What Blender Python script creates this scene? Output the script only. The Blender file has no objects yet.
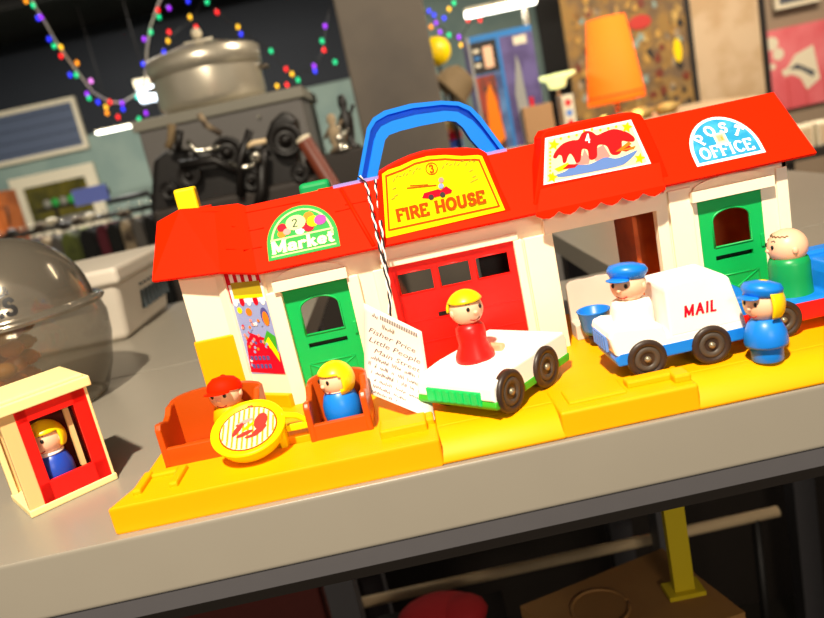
import bpy, bmesh, math, random
from mathutils import Vector, Matrix
from mathutils.geometry import tessellate_polygon
random.seed(7)
PI = math.pi
S = 0.01                 # every length below is in centimetres; z = 0 is the bench top
TOP = 92.0               # bench top above the floor
W, H = 824, 618
C = bpy.context.scene.collection

# ---------------------------------------------------------------- camera
CAM = Vector((21.261, -42.927, 20.570)); FPX = 740.488
cF = Vector((-0.00718866, 0.97266442, -0.23210395))
cR = Vector((0.97774606, -0.04183054, -0.20557929))
cU = Vector((0.2096687, 0.22841656, 0.9507181))
cd = bpy.data.cameras.new('camera'); cam = bpy.data.objects.new('camera', cd); C.objects.link(cam)
M = Matrix((cR, cU, -cF)).transposed().to_4x4()
M.translation = (CAM + Vector((0, 0, TOP))) * S
cam.matrix_world = M
cd.sensor_width = 36; cd.lens = FPX / W * 36; cd.clip_start = 0.02; cd.clip_end = 60
cd.dof.use_dof = True; cd.dof.focus_distance = 0.535; cd.dof.aperture_fstop = 6.5
bpy.context.scene.camera = cam

# ---------------------------------------------------------------- world, lights, exposure
sc = bpy.context.scene
sc.view_settings.view_transform = 'Standard'; sc.view_settings.look = 'None'
sc.view_settings.exposure = 0.25; sc.view_settings.gamma = 1.0
sc.view_settings.use_curve_mapping = False
wd = bpy.data.worlds.new('world'); sc.world = wd; wd.use_nodes = True
bg = wd.node_tree.nodes['Background']
bg.inputs[0].default_value = (1.0, 0.90, 0.78, 1); bg.inputs[1].default_value = 0.19

def area(name, loc, target, sx, sy, power, col):
    l = bpy.data.lights.new(name, 'AREA'); l.shape = 'RECTANGLE'; l.size = sx * S; l.size_y = sy * S
    l.energy = power; l.color = col
    o = bpy.data.objects.new(name, l); C.objects.link(o)
    p = Vector(loc); o.location = (p + Vector((0, 0, TOP))) * S
    o.rotation_euler = (Vector(target) - p).to_track_quat('-Z', 'Y').to_euler()
    return o
area('key_ceiling_lamp', (2, -82, 138), (25, 8, 0), 6, 6, 50, (1.0, 0.88, 0.70))
area('front_fill', (60, -230, 75), (30, 40, -40), 60, 20, 13, (1.0, 0.86, 0.68))  # added fill from the front, brightens the space under the bench
area('room_fill_left', (-140, 330, 155), (-140, 420, 0), 120, 20, 150, (1.0, 0.95, 0.85))  # added area light that brightens the left background
area('room_fill_right', (170, 150, 160), (170, 300, 20), 120, 20, 62, (1.0, 0.86, 0.68))  # added area light that brightens the right background

# ---------------------------------------------------------------- pixel -> point helpers (bench coordinates)
def ray(px, py): return cF + cR * ((px - W / 2) / FPX) - cU * ((py - H / 2) / FPX)
def PY(px, py, y):
    d = ray(px, py); return CAM + d * ((y - CAM.y) / d.y)
def PZ(px, py, z):
    d = ray(px, py); return CAM + d * ((z - CAM.z) / d.z)
def PP(px, py, p0, n):
    d = ray(px, py); return CAM + d * ((Vector(p0) - CAM).dot(Vector(n)) / d.dot(Vector(n)))

# ---------------------------------------------------------------- materials
def lin(c): return tuple(((v / 255) / 12.92 if v / 255 <= 0.04045 else ((v / 255 + 0.055) / 1.055) ** 2.4) for v in c)
MATS = {}
def mat(name, rgb, rough=0.35, metal=0.0, var=0.04, scale=60.0, bump=0.0, emit=0.0, trans=0.0, ior=1.45, alpha=1.0, spec=0.5, coat=0.0, kind=None, rgb2=None):
    m = bpy.data.materials.new(name); m.use_nodes = True; nt = m.node_tree; b = nt.nodes['Principled BSDF']
    c = lin(rgb); c2 = lin(rgb2) if rgb2 else tuple(min(1, v * (1 - var)) for v in c)
    tc = nt.nodes.new('ShaderNodeTexCoord')
    if kind == 'wood':
        tx = nt.nodes.new('ShaderNodeTexWave'); tx.inputs['Scale'].default_value = scale; tx.inputs['Distortion'].default_value = 6
        tx.inputs['Detail'].default_value = 3; out = tx.outputs['Fac']
    else:
        tx = nt.nodes.new('ShaderNodeTexNoise'); tx.inputs['Scale'].default_value = scale; tx.inputs['Detail'].default_value = 4; out = tx.outputs['Fac']
    nt.links.new(tc.outputs['Object'], tx.inputs['Vector'])
    mx = nt.nodes.new('ShaderNodeMix'); mx.data_type = 'RGBA'
    mx.inputs[6].default_value = (*c, 1); mx.inputs[7].default_value = (*c2, 1)
    if rgb2:
        cr = nt.nodes.new('ShaderNodeValToRGB'); cr.color_ramp.elements[0].position = .42; cr.color_ramp.elements[1].position = .6
        nt.links.new(out, cr.inputs[0]); out = cr.outputs[0]
    nt.links.new(out, mx.inputs[0]); nt.links.new(mx.outputs[2], b.inputs['Base Color'])
    b.inputs['Roughness'].default_value = rough; b.inputs['Metallic'].default_value = metal
    b.inputs['Transmission Weight'].default_value = trans; b.inputs['IOR'].default_value = ior
    b.inputs['Alpha'].default_value = alpha; b.inputs['Specular IOR Level'].default_value = spec
    b.inputs['Coat Weight'].default_value = coat
    if emit:
        b.inputs['Emission Color'].default_value = (*c, 1); b.inputs['Emission Strength'].default_value = emit
    if bump:
        bp = nt.nodes.new('ShaderNodeBump'); bp.inputs['Strength'].default_value = bump; bp.inputs['Distance'].default_value = 0.002
        nt.links.new(tx.outputs['Fac'], bp.inputs['Height']); nt.links.new(bp.outputs[0], b.inputs['Normal'])
    MATS[name] = m; return m
mat('red', (255, 34, 0), .6, spec=.06); mat('door_red', (248, 20, 12), .4); mat('yellow', (255, 170, 0), .5, spec=.2); mat('bright_yellow', (255, 232, 10), .35)
mat('chimney_yellow', (255, 215, 0), .4)
mat('cream', (255, 238, 208), .5); mat('white', (255, 250, 240), .4); mat('green', (10, 178, 84), .35); mat('leaf_green', (60, 175, 40), .4)
mat('grille_green', (0, 200, 100), .35); mat('bottle_green', (14, 150, 80), .35)
mat('sign_green', (52, 158, 70), .4); mat('blue', (20, 125, 225), .35); mat('handle_blue', (10, 125, 235), .45, spec=.3); mat('deep_blue', (30, 70, 180), .35)
mat('lavender', (150, 140, 215), .45)
mat('brown', (188, 74, 8), .35); mat('dark_brown', (205, 96, 30), .5, rgb2=(180, 78, 22), scale=30); mat('tyre', (52, 38, 30), .4); mat('hub', (150, 140, 115), .3, .5)
mat('rim', (72, 62, 52), .5)
mat('skin', (250, 196, 160), .4); mat('hair_yellow', (255, 214, 10), .35); mat('black', (16, 13, 12), .4); mat('ink', (60, 48, 50), .6); mat('pencil', (90, 74, 78), .8)
mat('mouth', (190, 50, 40), .5); mat('peach', (235, 170, 130), .5); mat('figure_red', (235, 22, 16), .35)
mat('sign_yellow', (255, 232, 0), .45); mat('sign_line', (190, 75, 0), .5); mat('sign_cream', (255, 240, 190), .5); mat('sundae_red', (205, 26, 30), .5)
mat('sundae_blue', (100, 140, 210), .5); mat('pink', (250, 150, 140), .5); mat('sky', (44, 148, 196), .45, rgb2=(66, 166, 206), scale=120); mat('pure', (255, 255, 250), .45)
mat('pale_green', (205, 240, 150), .5); mat('orange', (245, 130, 30), .5); mat('purple', (170, 70, 160), .5); mat('olive', (180, 160, 20), .5)
mat('poster_blue', (150, 165, 215), .5); mat('poster_dark', (80, 80, 150), .5); mat('crimson', (215, 10, 40), .5)
mat('bench_grey', (148, 141, 128), .33, var=.10, scale=14, spec=.5); mat('bench_edge', (160, 148, 126), .35, var=.08, scale=20); mat('bench_dark', (82, 80, 83), .5, var=.1)
mat('paper', (236, 222, 210), .8); mat('string_white', (240, 235, 230), .8); mat('string_black', (30, 24, 26), .8)
mat('booth_cream', (250, 226, 160), .45); mat('booth_cream_shaded', (238, 196, 130), .5)  # second tone: booth cream with the shade of the recess put into its colour
mat('jar_dome', (156, 146, 130), .15, .7, var=.1, scale=8, alpha=.93); mat('jar_bowl', (112, 102, 84), .08, .3, alpha=.6); mat('candy_orange', (255, 140, 20), .5); mat('candy_tan', (215, 140, 50), .5)
mat('candy_pink', (235, 170, 180), .5); mat('candy_red', (215, 60, 40), .5)
mat('bin_white', (214, 204, 188), .5); mat('vent_dark', (70, 80, 85), .6)
mat('aluminium', (228, 218, 196), .3, .65, var=.12, scale=20); mat('pot_dark', (110, 100, 85), .35, .8); mat('steel_grey', (112, 108, 104), .5, var=.12, scale=10); mat('steel_light', (140, 136, 122), .5, var=.1, scale=8)
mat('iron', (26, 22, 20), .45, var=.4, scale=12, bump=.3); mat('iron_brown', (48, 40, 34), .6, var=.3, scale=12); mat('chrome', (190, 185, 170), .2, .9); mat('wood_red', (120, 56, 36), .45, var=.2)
mat('pillar', (104, 94, 82), .6, rgb2=(88, 80, 72), scale=3); mat('ceiling_dark', (30, 27, 22), .9, rgb2=(20, 18, 15), scale=2); mat('teal', (140, 158, 148), .8, rgb2=(128, 148, 140), scale=3)
mat('navy', (24, 29, 38), .7, var=.2, scale=4); mat('slat', (84, 94, 116), .6); mat('trim_white', (226, 214, 186), .6); mat('wood_orange', (176, 92, 36), .5, kind='wood', scale=5, rgb2=(150, 74, 26))
mat('glass_dark', (70, 66, 30), .2, var=.5, scale=6, rgb2=(104, 94, 34)); mat('periwinkle', (120, 138, 230), .6); mat('olive_cloth', (96, 104, 48), .9, bump=.5, rgb2=(40, 42, 26), scale=9); mat('black_cloth', (22, 22, 20), .9, bump=.5)
mat('beige_cloth', (170, 150, 120), .9, bump=.5, rgb2=(70, 58, 48), scale=18); mat('maroon_cloth', (90, 30, 40), .9); mat('grey_cloth', (95, 90, 84), .9)
mat('floor', (58, 54, 46), .7, rgb2=(44, 42, 36), scale=3); mat('tapestry', (150, 118, 66), .9, rgb2=(112, 92, 70), scale=9); mat('tapestry_brown', (120, 88, 52), .9, rgb2=(190, 150, 78), scale=14)
mat('card', (176, 134, 92), .8); mat('lamp_orange', (255, 112, 12), .8, emit=.5); mat('lamp_band', (235, 70, 10), .8, emit=.25); mat('bowl_glow', (240, 250, 170), .4, emit=.8)
mat('tube', (255, 250, 235), .5, emit=5); mat('lamp_blue_white', (225, 240, 255), .5, emit=2.2); mat('beige_panel', (206, 180, 146), .7, rgb2=(190, 160, 122), scale=6); mat('wall_taupe', (150, 130, 108), .8, var=.1, scale=3)
mat('picture_pink', (226, 120, 124), .6, rgb2=(214, 92, 98), scale=4); mat('picture_grey', (80, 84, 90), .6); mat('frame_black', (34, 30, 28), .5); mat('box_purple', (78, 66, 112), .5, rgb2=(100, 88, 140), scale=10)
mat('box_blue', (40, 120, 190), .5); mat('box_red', (160, 60, 40), .6, rgb2=(70, 50, 40), scale=24); mat('box_edge', (150, 150, 145), .4); mat('box_sky', (90, 130, 180), .6, rgb2=(60, 76, 120), scale=10)
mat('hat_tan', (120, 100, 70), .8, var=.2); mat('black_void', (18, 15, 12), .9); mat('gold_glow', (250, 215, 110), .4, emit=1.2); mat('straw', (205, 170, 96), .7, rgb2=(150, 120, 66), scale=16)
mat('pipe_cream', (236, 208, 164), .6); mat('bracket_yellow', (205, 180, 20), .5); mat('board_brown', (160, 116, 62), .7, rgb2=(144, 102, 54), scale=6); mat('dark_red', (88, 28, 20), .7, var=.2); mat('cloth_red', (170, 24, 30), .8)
mat('wire', (235, 230, 215), .5)
for n, c in dict(g=(20, 205, 130), b=(40, 50, 255), r=(250, 30, 30), y=(250, 190, 30), p=(150, 40, 230), o=(250, 150, 20), k=(230, 130, 230), t=(60, 220, 200)).items():
    mat('bulb_' + n, c, .3, emit=1.6)

for n in ('sky', 'pure', 'sign_green', 'pale_green', 'sign_cream', 'sign_yellow', 'sundae_red', 'sundae_blue', 'sign_line', 'crimson', 'pink', 'orange', 'purple', 'bright_yellow'):
    MATS[n].node_tree.nodes['Principled BSDF'].inputs['Specular IOR Level'].default_value = .15
# ---------------------------------------------------------------- mesh builder
class MB:
    def __init__(s): s.v = []; s.f = []; s.m = []; s.sm = []; s.names = []; s.M = Matrix()
    def mi(s, n):
        if n not in s.names: s.names.append(n)
        return s.names.index(n)
    def add(s, vs, fs, m, smooth=False):
        b = len(s.v); s.v += [s.M @ Vector(v) for v in vs]; k = s.mi(m)
        for f in fs: s.f.append([b + i for i in f]); s.m.append(k); s.sm.append(smooth)
        return s
    def box(s, x0, x1, y0, y1, z0, z1, m):
        vs = [(x, y, z) for z in (z0, z1) for y in (y0, y1) for x in (x0, x1)]
        return s.add(vs, [(0, 2, 3, 1), (4, 5, 7, 6), (0, 1, 5, 4), (2, 6, 7, 3), (0, 4, 6, 2), (1, 3, 7, 5)], m)
    def prism(s, pts, axis, a, b, m, smooth=False):
        mp = {'y': lambda u, v, t: (u, t, v), 'x': lambda u, v, t: (t, u, v), 'z': lambda u, v, t: (u, v, t)}[axis]
        n = len(pts); vs = [mp(u, v, a) for u, v in pts] + [mp(u, v, b) for u, v in pts]
        tri = tessellate_polygon([[Vector((u, v, 0)) for u, v in pts]])
        fs = [tuple(t) for t in tri] + [tuple(n + i for i in reversed(t)) for t in tri]
        s.add(vs, fs, m); return s.add(vs, [(i, (i + 1) % n, n + (i + 1) % n, n + i) for i in range(n)], m, smooth)
    def hexa(s, p, m):   # eight points: bottom ring then top ring
        return s.add(p, [(3, 2, 1, 0), (4, 5, 6, 7), (0, 1, 5, 4), (1, 2, 6, 5), (2, 3, 7, 6), (3, 0, 4, 7)], m)
    def lathe(s, prof, c, m, seg=32, X=None, smooth=True):
        X = X or Matrix(); c = Vector(c); vs = []; fs = []; n = len(prof)
        for k in range(seg):
            a = 2 * PI * k / seg
            for r, z in prof: vs.append(c + (X @ Vector((r * math.cos(a), r * math.sin(a), z))))
        for k in range(seg):
            for i in range(n - 1):
                a0 = k * n + i; b0 = ((k + 1) % seg) * n + i
                fs.append((a0, b0, b0 + 1, a0 + 1))
        return s.add(vs, fs, m, smooth)
    def cyl(s, a, b, r, m, seg=20, r2=None):
        a = Vector(a); b = Vector(b); L = (b - a).length; q = (b - a).to_track_quat('Z', 'Y').to_matrix().to_4x4(); r2 = r if r2 is None else r2
        s.lathe([(r, 0), (r2, L)], a, m, seg, q)
        return s.lathe([(0, 0), (r, 0)], a, m, seg, q, False).lathe([(r2, L), (0, L)], a, m, seg, q, False)
    def ell(s, c, rx, ry, rz, m, seg=24, rings=14):
        X = Matrix.Diagonal((rx, ry, rz, 1))
        return s.lathe([(math.sin(PI * i / rings), -math.cos(PI * i / rings)) for i in range(rings + 1)], c, m, seg, X)
    def tube(s, path, r, m, seg=8):
        path = [Vector(p) for p in path]; vs = []; fs = []; n = len(path)
        for i, p in enumerate(path):
            d = (path[min(i + 1, n - 1)] - path[max(i - 1, 0)]).normalized()
            u = d.orthogonal().normalized() if i == 0 else (u - d * u.dot(d)).normalized()
            w = d.cross(u); rr = r[i] if isinstance(r, (list, tuple)) else r
            vs += [p + (u * math.cos(2 * PI * k / seg) + w * math.sin(2 * PI * k / seg)) * rr for k in range(seg)]
        for i in range(n - 1):
            for k in range(seg): fs.append((i * seg + k, i * seg + (k + 1) % seg, (i + 1) * seg + (k + 1) % seg, (i + 1) * seg + k))
        fs.append(tuple(reversed(range(seg)))); fs.append(tuple((n - 1) * seg + k for k in range(seg)))
        return s.add(vs, fs, m, True)
    def poly(s, pts, m, fm, lift=0.0):   # flat printed patch
        tri = tessellate_polygon([[Vector((u, v, 0)) for u, v in pts]])
        return s.add([fm(u, v, lift) for u, v in pts], [tuple(t) for t in tri], m)
    def build(s, name, parent=None, loc=(0, 0, 0), rot=(0, 0, 0), bevel=0, seg=2, solid=0, sub=0, top=None):
        me = bpy.data.meshes.new(name)
        me.from_pydata([tuple(v * S) for v in s.v], [], s.f)
        for n in s.names: me.materials.append(MATS[n])
        for p, k, q in zip(me.polygons, s.m, s.sm): p.material_index = k; p.use_smooth = q
        bm = bmesh.new(); bm.from_mesh(me); bmesh.ops.remove_doubles(bm, verts=bm.verts, dist=1e-6)
        bmesh.ops.recalc_face_normals(bm, faces=bm.faces); bm.to_mesh(me); bm.free()
        o = bpy.data.objects.new(name, me); C.objects.link(o)
        if parent: o.parent = parent; o.location = Vector(loc) * S
        else: o.location = (Vector(loc) + Vector((0, 0, TOP))) * S
        o.rotation_euler = rot
        if solid: q = o.modifiers.new('solid', 'SOLIDIFY'); q.thickness = solid * S; q.offset = 0
        if bevel:
            q = o.modifiers.new('bevel', 'BEVEL'); q.width = bevel * S; q.segments = seg; q.limit_method = 'ANGLE'; q.angle_limit = math.radians(35); q.harden_normals = False
        if sub: q = o.modifiers.new('sub', 'SUBSURF'); q.levels = sub; q.render_levels = sub
        return o
def tag(o, label=None, cat=None, group=None, kind=None):
    if label: o['label'] = label
    if cat: o['category'] = cat
    if group: o['group'] = group
    if kind: o['kind'] = kind
    return o
def thing(name, label, cat, loc=(0, 0, 0), rz=0, group=None):
    o = bpy.data.objects.new(name, None); C.objects.link(o); o.empty_display_size = .02
    o.location = (Vector(loc) + Vector((0, 0, TOP))) * S; o.rotation_euler = (0, 0, rz)
    return tag(o, label, cat, group)
def arc(cx, cy, rx, ry, a0, a1, n=16):
    return [(cx + rx * math.cos(math.radians(a0 + (a1 - a0) * i / n)), cy + ry * math.sin(math.radians(a0 + (a1 - a0) * i / n))) for i in range(n + 1)]

# ---------------------------------------------------------------- serif lettering from strokes (unit cap height)
def _c(cx, cy, rx, ry, a0, a1, n=10): return arc(cx, cy, rx, ry, a0, a1, n)
GL = {
 'F': (.62, [[(.1, 0), (.1, 1)], [(.1, 1), (.6, 1), (.6, .82)], [(.1, .52), (.45, .52)]], [(.1, 0)]),
 'I': (.3, [[(.15, 0), (.15, 1)]], [(.15, 0), (.15, 1)]),
 'R': (.72, [[(.1, 0), (.1, 1)], [(.1, 1)] + _c(.35, .75, .24, .25, 90, -90) + [(.1, .5)], [(.35, .5), (.66, 0)]], [(.1, 0), (.66, 0)]),
 'E': (.64, [[(.1, 0), (.1, 1)], [(.1, 1), (.58, 1), (.58, .84)], [(.1, .52), (.44, .52)], [(.1, 0), (.6, 0), (.6, .17)]], []),
 'H': (.8, [[(.12, 0), (.12, 1)], [(.68, 0), (.68, 1)], [(.12, .5), (.68, .5)]], [(.12, 0), (.12, 1), (.68, 0), (.68, 1)]),
 'O': (.82, [_c(.41, .5, .33, .48, 0, 360, 18)], []),
 'U': (.78, [[(.12, 1), (.12, .35)] + _c(.38, .34, .26, .32, 180, 360) + [(.64, 1)]], [(.12, 1), (.64, 1)]),
 'S': (.62, [_c(.31, .75, .22, .24, 20, 270) + _c(.31, .26, .24, .25, 90, -160)], []),
 'P': (.66, [[(.1, 0), (.1, 1)], [(.1, 1)] + _c(.35, .74, .25, .26, 90, -90) + [(.1, .48)]], [(.1, 0)]),
 'T': (.7, [[(.35, 0), (.35, 1)], [(.05, .82), (.05, 1), (.65, 1), (.65, .82)]], [(.35, 0)]),
 'C': (.7, [_c(.4, .5, .32, .48, 45, 315, 14)], []),
 'N': (.8, [[(.12, 0), (.12, 1), (.66, 0), (.66, 1)]], [(.12, 0), (.12, 1), (.66, 1)]),
 'A': (.76, [[(.06, 0), (.38, 1), (.7, 0)], [(.18, .35), (.58, .35)]], [(.06, 0), (.7, 0)]),
 'L': (.56, [[(.1, 1), (.1, 0), (.52, 0)]], [(.1, 1)]),
 'M': (.96, [[(.12, 0), (.12, 1), (.47, .15), (.82, 1), (.82, 0)]], [(.12, 0), (.12, 1), (.82, 0), (.82, 1)]),
 'a': (.6, [_c(.28, .42, .18, .2, 150, 0, 8) + [(.46, .06), (.56, .02)], _c(.27, .2, .19, .17, 80, 360, 10)], []),
 'r': (.5, [[(.12, 0), (.12, .6)], [(.12, .4)] + _c(.32, .42, .16, .18, 150, 30, 6)], [(.12, 0)]),
 'k': (.62, [[(.12, 0), (.12, 1)], [(.12, .25), (.46, .6)], [(.25, .38), (.52, 0)]], [(.12, 0), (.52, 0)]),
 'e': (.56, [[(.08, .32), (.48, .32)] + _c(.28, .32, .2, .28, 0, 320, 12)], []),
 't': (.42, [[(.18, .85), (.18, .15), (.28, .03), (.38, .06)], [(.04, .6), (.36, .6)]], []),
 '2': (.6, [_c(.3, .74, .2, .24, 170, -30, 8) + [(.1, .04), (.54, .04)]], []),
 '3': (.6, [_c(.28, .75, .2, .23, 160, -80, 8) + _c(.28, .27, .23, .26, 80, -160, 8)], []),
 '4': (.6, [[(.42, 0), (.42, 1), (.06, .32), (.56, .32)]], []),
 '&': (.76, [[(.68, .02), (.2, .72)] + _c(.32, .8, .14, .18, 190, -20, 8) + [(.14, .36)] + _c(.3, .24, .2, .22, 150, 340, 8) + [(.64, .5)]], []),
 ' ': (.4, [], []),
}
def write(mb, text, u0, v0, h, m, fm, lift, w=.14, sp=.12, serif=True, width=None, place=None, shear=0):
    tot = sum(GL[c][0] + sp for c in text) - sp; kx = (width / (tot * h)) if width else 1
    x = 0; cnt = [0]
    for i, ch in enumerate(text):
        adv, strokes, serifs = GL[ch]
        def g(a, b, x=x, ch=ch, adv=adv, i=i):
            if place: return place(i, (a - adv / 2) * h * kx, b * h)
            return (u0 + (x + a) * h * kx + shear * b * h, v0 + b * h)
        def seg(p, q, ww):
            d = Vector((q[0] - p[0], q[1] - p[1])); L = d.length
            if L < 1e-6: return
            d /= L; n = Vector((-d.y, d.x)) * ww / 2; e = d * ww * .3; cnt[0] += 1; lf = lift + cnt[0] * .0006
            P = [(p[0] - e.x + n.x, p[1] - e.y + n.y), (p[0] - e.x - n.x, p[1] - e.y - n.y), (q[0] + e.x - n.x, q[1] + e.y - n.y), (q[0] + e.x + n.x, q[1] + e.y + n.y)]
            mb.add([fm(*g(*t), lf) for t in P], [(0, 1, 2, 3)], m)
        for st in strokes:
            for p, q in zip(st[:-1], st[1:]): seg(p, q, w if abs(q[1] - p[1]) > .5 * abs(q[0] - p[0]) else w * .75)
        if serif:
            for (sx_, sy_) in serifs: seg((sx_ - .13, sy_), (sx_ + .13, sy_), .08)
        x += adv + sp
def print_text(mb, text, u0, v0, h, m, fm, lift, width=None, shear=.25):
    cu = bpy.data.curves.new('lettering', 'FONT'); cu.body = text; cu.size = 1; cu.resolution_u = 2; cu.shear = shear
    o = bpy.data.objects.new('lettering', cu); C.objects.link(o)
    me = o.to_mesh(); vs = [v.co.copy() for v in me.vertices]; fs = [tuple(p.vertices) for p in me.polygons]; o.to_mesh_clear()
    bpy.data.objects.remove(o); bpy.data.curves.remove(cu)
    if not vs: return
    x1 = max(v.x for v in vs); k = (width / x1) if width else h
    mb.add([fm(u0 + v.x * k, v0 + v.y * h, lift) for v in vs], fs, m)
def plane_map(o, ux, vy):
    o = Vector(o); ux = Vector(ux).normalized(); vy = Vector(vy).normalized(); n = ux.cross(vy).normalized()
    return lambda u, v, l: o + ux * u + vy * v + n * l
def disc(cx, cy, r, n=20, ry=None): return [(cx + r * math.cos(2 * PI * i / n), cy + (ry or r) * math.sin(2 * PI * i / n)) for i in range(n)]
def line_strip(mb, pts, w, m, fm, lift):
    for p, q in zip(pts[:-1], pts[1:]):
        lift += .0004; d = Vector((q[0] - p[0], q[1] - p[1])); 
        if d.length < 1e-6: continue
        d.normalize(); n = Vector((-d.y, d.x)) * w / 2; e = d * w * .3
        mb.add([fm(*t, lift) for t in ((p[0] - e.x + n.x, p[1] - e.y + n.y), (p[0] - e.x - n.x, p[1] - e.y - n.y), (q[0] + e.x - n.x, q[1] + e.y - n.y), (q[0] + e.x + n.x, q[1] + e.y + n.y))], [(0, 1, 2, 3)], m)

# ================================================================ THE ROOM
def struct(mb, name, **k): return tag(mb.build(name, **k), kind='structure')
FL = -TOP
struct(MB().box(-480, 520, -200, 860, FL - 4, FL, 'floor'), 'floor')
struct(MB().box(-480, 520, -60, 860, 172, 176, 'ceiling_dark'), 'ceiling')
WY = 700
struct(MB().box(-480, 520, WY, WY + 6, FL, 172, 'teal'), 'wall_back')
struct(MB().box(520, 526, -60, 860, FL, 172, 'wall_taupe'), 'wall_right')
struct(MB().box(-486, -480, -60, 860, FL, 172, 'teal'), 'wall_left')

# concrete pillar
a = PY(322, 0, 185).x + 3; b = PY(434, 60, 185).x
pb = MB().box(a, b, 185, 185 + (b - a), FL, 172, 'pillar')
tag(struct(pb, 'pillar', bevel=.6), kind='structure')

# ---------------------------------------------------------------- benches (grey steel work benches round a gap)
R = .016
def edge_y(x): return -.44 + R * (x - 20)
def bench(name, label, x0, x1, y0, y1, front=False):
    t = thing(name, label, 'bench', ((x0 + x1) / 2, (y0 + y1) / 2, FL), 0, None)
    mx, my = (x0 + x1) / 2, (y0 + y1) / 2
    sk = R if front else R
    def q(x, y): return (x - mx, y + sk * (x - 20) - my)
    top = MB(); th = 4.2 if front else 3
    P = [q(x0, y0), q(x1, y0), q(x1, y1), q(x0, y1)]
    top.prism(P, 'z', TOP - th, TOP, 'bench_grey')
    top.build('bench_top', t, bevel=.22 if front else .04, seg=3)
    rail = MB()
    P = [q(x0 + .1, y0 + .12), q(x1 - .1, y0 + .12), q(x1 - .1, y0 + 2.3), q(x0 + .1, y0 + 2.3)]
    rail.prism(P, 'z', TOP - th - 1.35, TOP - th, 'bench_dark'); rail.build('apron_rail', t)
    rail = MB(); P = [q(x0 + 1, y0 + 4), q(x1 - 1, y0 + 4), q(x1 - 1, y0 + 6), q(x0 + 1, y0 + 6)]
    rail.prism(P, 'z', TOP - th - 4.5, TOP - th, 'iron_brown'); rail.build('under_beam', t)
    for lx in (x0 + 3, x1 - 7):
        for ly in (y0 + 8, y1 - 6):
            l = MB(); u = q(lx, ly); l.box(u[0], u[0] + 4, u[1], u[1] + 4, 0, TOP - th, 'bench_dark'); l.build('leg', t)
    return t
bench('display_bench', 'long grey steel bench in front carrying the toy shops', -75, 90, -.44, 41.0, True)
bench('work_bench', 'grey bench behind on the left under the white plastic bin', -90, 7.4, 41.3, 86)
bench('work_bench', 'grey bench behind on the right seen past the post office roof', 44.8, 90, 41.3, 86)

# ================================================================ TOY SHOP STREET
street = thing('toy_shop_street', 'plastic toy street of red-roofed market, fire house and post office with blue handle', 'toy')
YF, ZP = 13.27, 1.64
# base
b = MB()
b.box(.5, 51.6, 2.4, 22, 0, ZP, 'yellow')
b.prism([(-.35, -.05), (20.9, -.05), (20.9, 4.2), (1.0, 4.2)], 'z', 0, 1.85, 'yellow')
b.box(28.6, 37.4, .05, 4.2, 0, 1.8, 'yellow')
for x0, x1 in ((20.7, 28.8), (37.2, 51.6)):
    b.prism([(0, 0), (2.6, 0), (2.6, ZP), (2.0, 1.6), (1.3, 1.46), (.7, 1.12), (.25, .62), (0, .22)], 'x', x0, x1, 'yellow', True)
b.build('base', street, bevel=.3, seg=4)
for (x0, x1, y0, y1, z) in ((.9, 1.5, 1.2, 4.0, 2.2), (3.3, 3.9, 1.2, 4.0, 2.2), (17.2, 20.3, 1.7, 3.6, 2.45), (20.2, 20.8, 2.5, 3.8, 2.3), (33.4, 36.6, 1.6, 2.6, 2.25), (36.2, 37.3, .8, 2.3, 2.3)):
    MB().box(x0, x1, y0, y1, 1.7, z, 'yellow').build('kerb_block', street, bevel=.15)
MB().box(1.5, 3.3, 3.3, 4.0, 1.7, 2.15, 'yellow').build('kerb_block', street, bevel=.15)
MB().box(29.4, 33.2, 1.0, 3.3, 1.7, 1.98, 'yellow').build('kerb_block', street, bevel=.15)
MB().box(8.9, 12.5, 4.6, 6.4, 1.5, 2.3, 'yellow').build('kerb_block', street, bevel=.2)

# walls
YW = 15.3
wl = PY(177, 277, YW).x; wr = PY(222, 290, YW).x
w = MB()
w.box(wl, wr + .35, YW, YW + .35, 5, 13.3, 'cream')
w.build('wing_wall', street, bevel=.05)
zt = PY(193.6, 343, YW - .3).z
MB().box(wl - .1, PY(236, 342, YW - .3).x, YW - .35, YW + .2, 1.5, zt, 'yellow').build('yellow_plinth', street, bevel=.08)
# angled poster wall
A = Vector((wr, YW, 0)); B = Vector((10.15, 12.75, 0)); d = (B - A).normalized(); n = Vector((d.y, -d.x, 0))
w = MB(); 
for z0, z1 in ((1.5, 13.2),):
    w.hexa([tuple(A + Vector((0, 0, z0))), tuple(B + Vector((0, 0, z0))), tuple(B - n * .3 + Vector((0, 0, z0))), tuple(A - n * .3 + Vector((0, 0, z0))),
            tuple(A + Vector((0, 0, z1))), tuple(B + Vector((0, 0, z1))), tuple(B - n * .3 + Vector((0, 0, z1))), tuple(A - n * .3 + Vector((0, 0, z1)))], 'cream')
w.build('angled_wall', street)
L = (B - A).length
w = MB(); w.M = Matrix.Translation(A) @ Matrix.Rotation(math.atan2(d.y, d.x), 4, 'Z')
w.box(-.15, .75, -.28, .05, 1.8, 13, 'cream'); w.box(.6, L + .1, -.5, 0, 1.5, 2.7, 'yellow')
w.build('wall_post', street, bevel=.06)
pf = plane_map(A + n * .03 + Vector((0, 0, 0)), d, (0, 0, 1))
u0, u1 = .8, L - .05; z0 = 4.3; z1 = 13.0
p = MB(); q = lambda u, v: (u0 + (u1 - u0) * u, z0 + (z1 - z0) * v)
def pq(pts, m, l): p.poly([q(*t) for t in pts], m, pf, l)
p.poly([q(0, 0), q(1, 0), q(1, 1), q(0, 1)], 'poster_blue', pf, 0)
pq([(0, .69), (1, .69), (1, 1), (0, 1)], 'pure', .01)
for k in range(5): pq([(k * .22, .86), (k * .22 + .11, .86), (k * .22 + .11, 1), (k * .22, 1)], 'crimson', .02)
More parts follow.
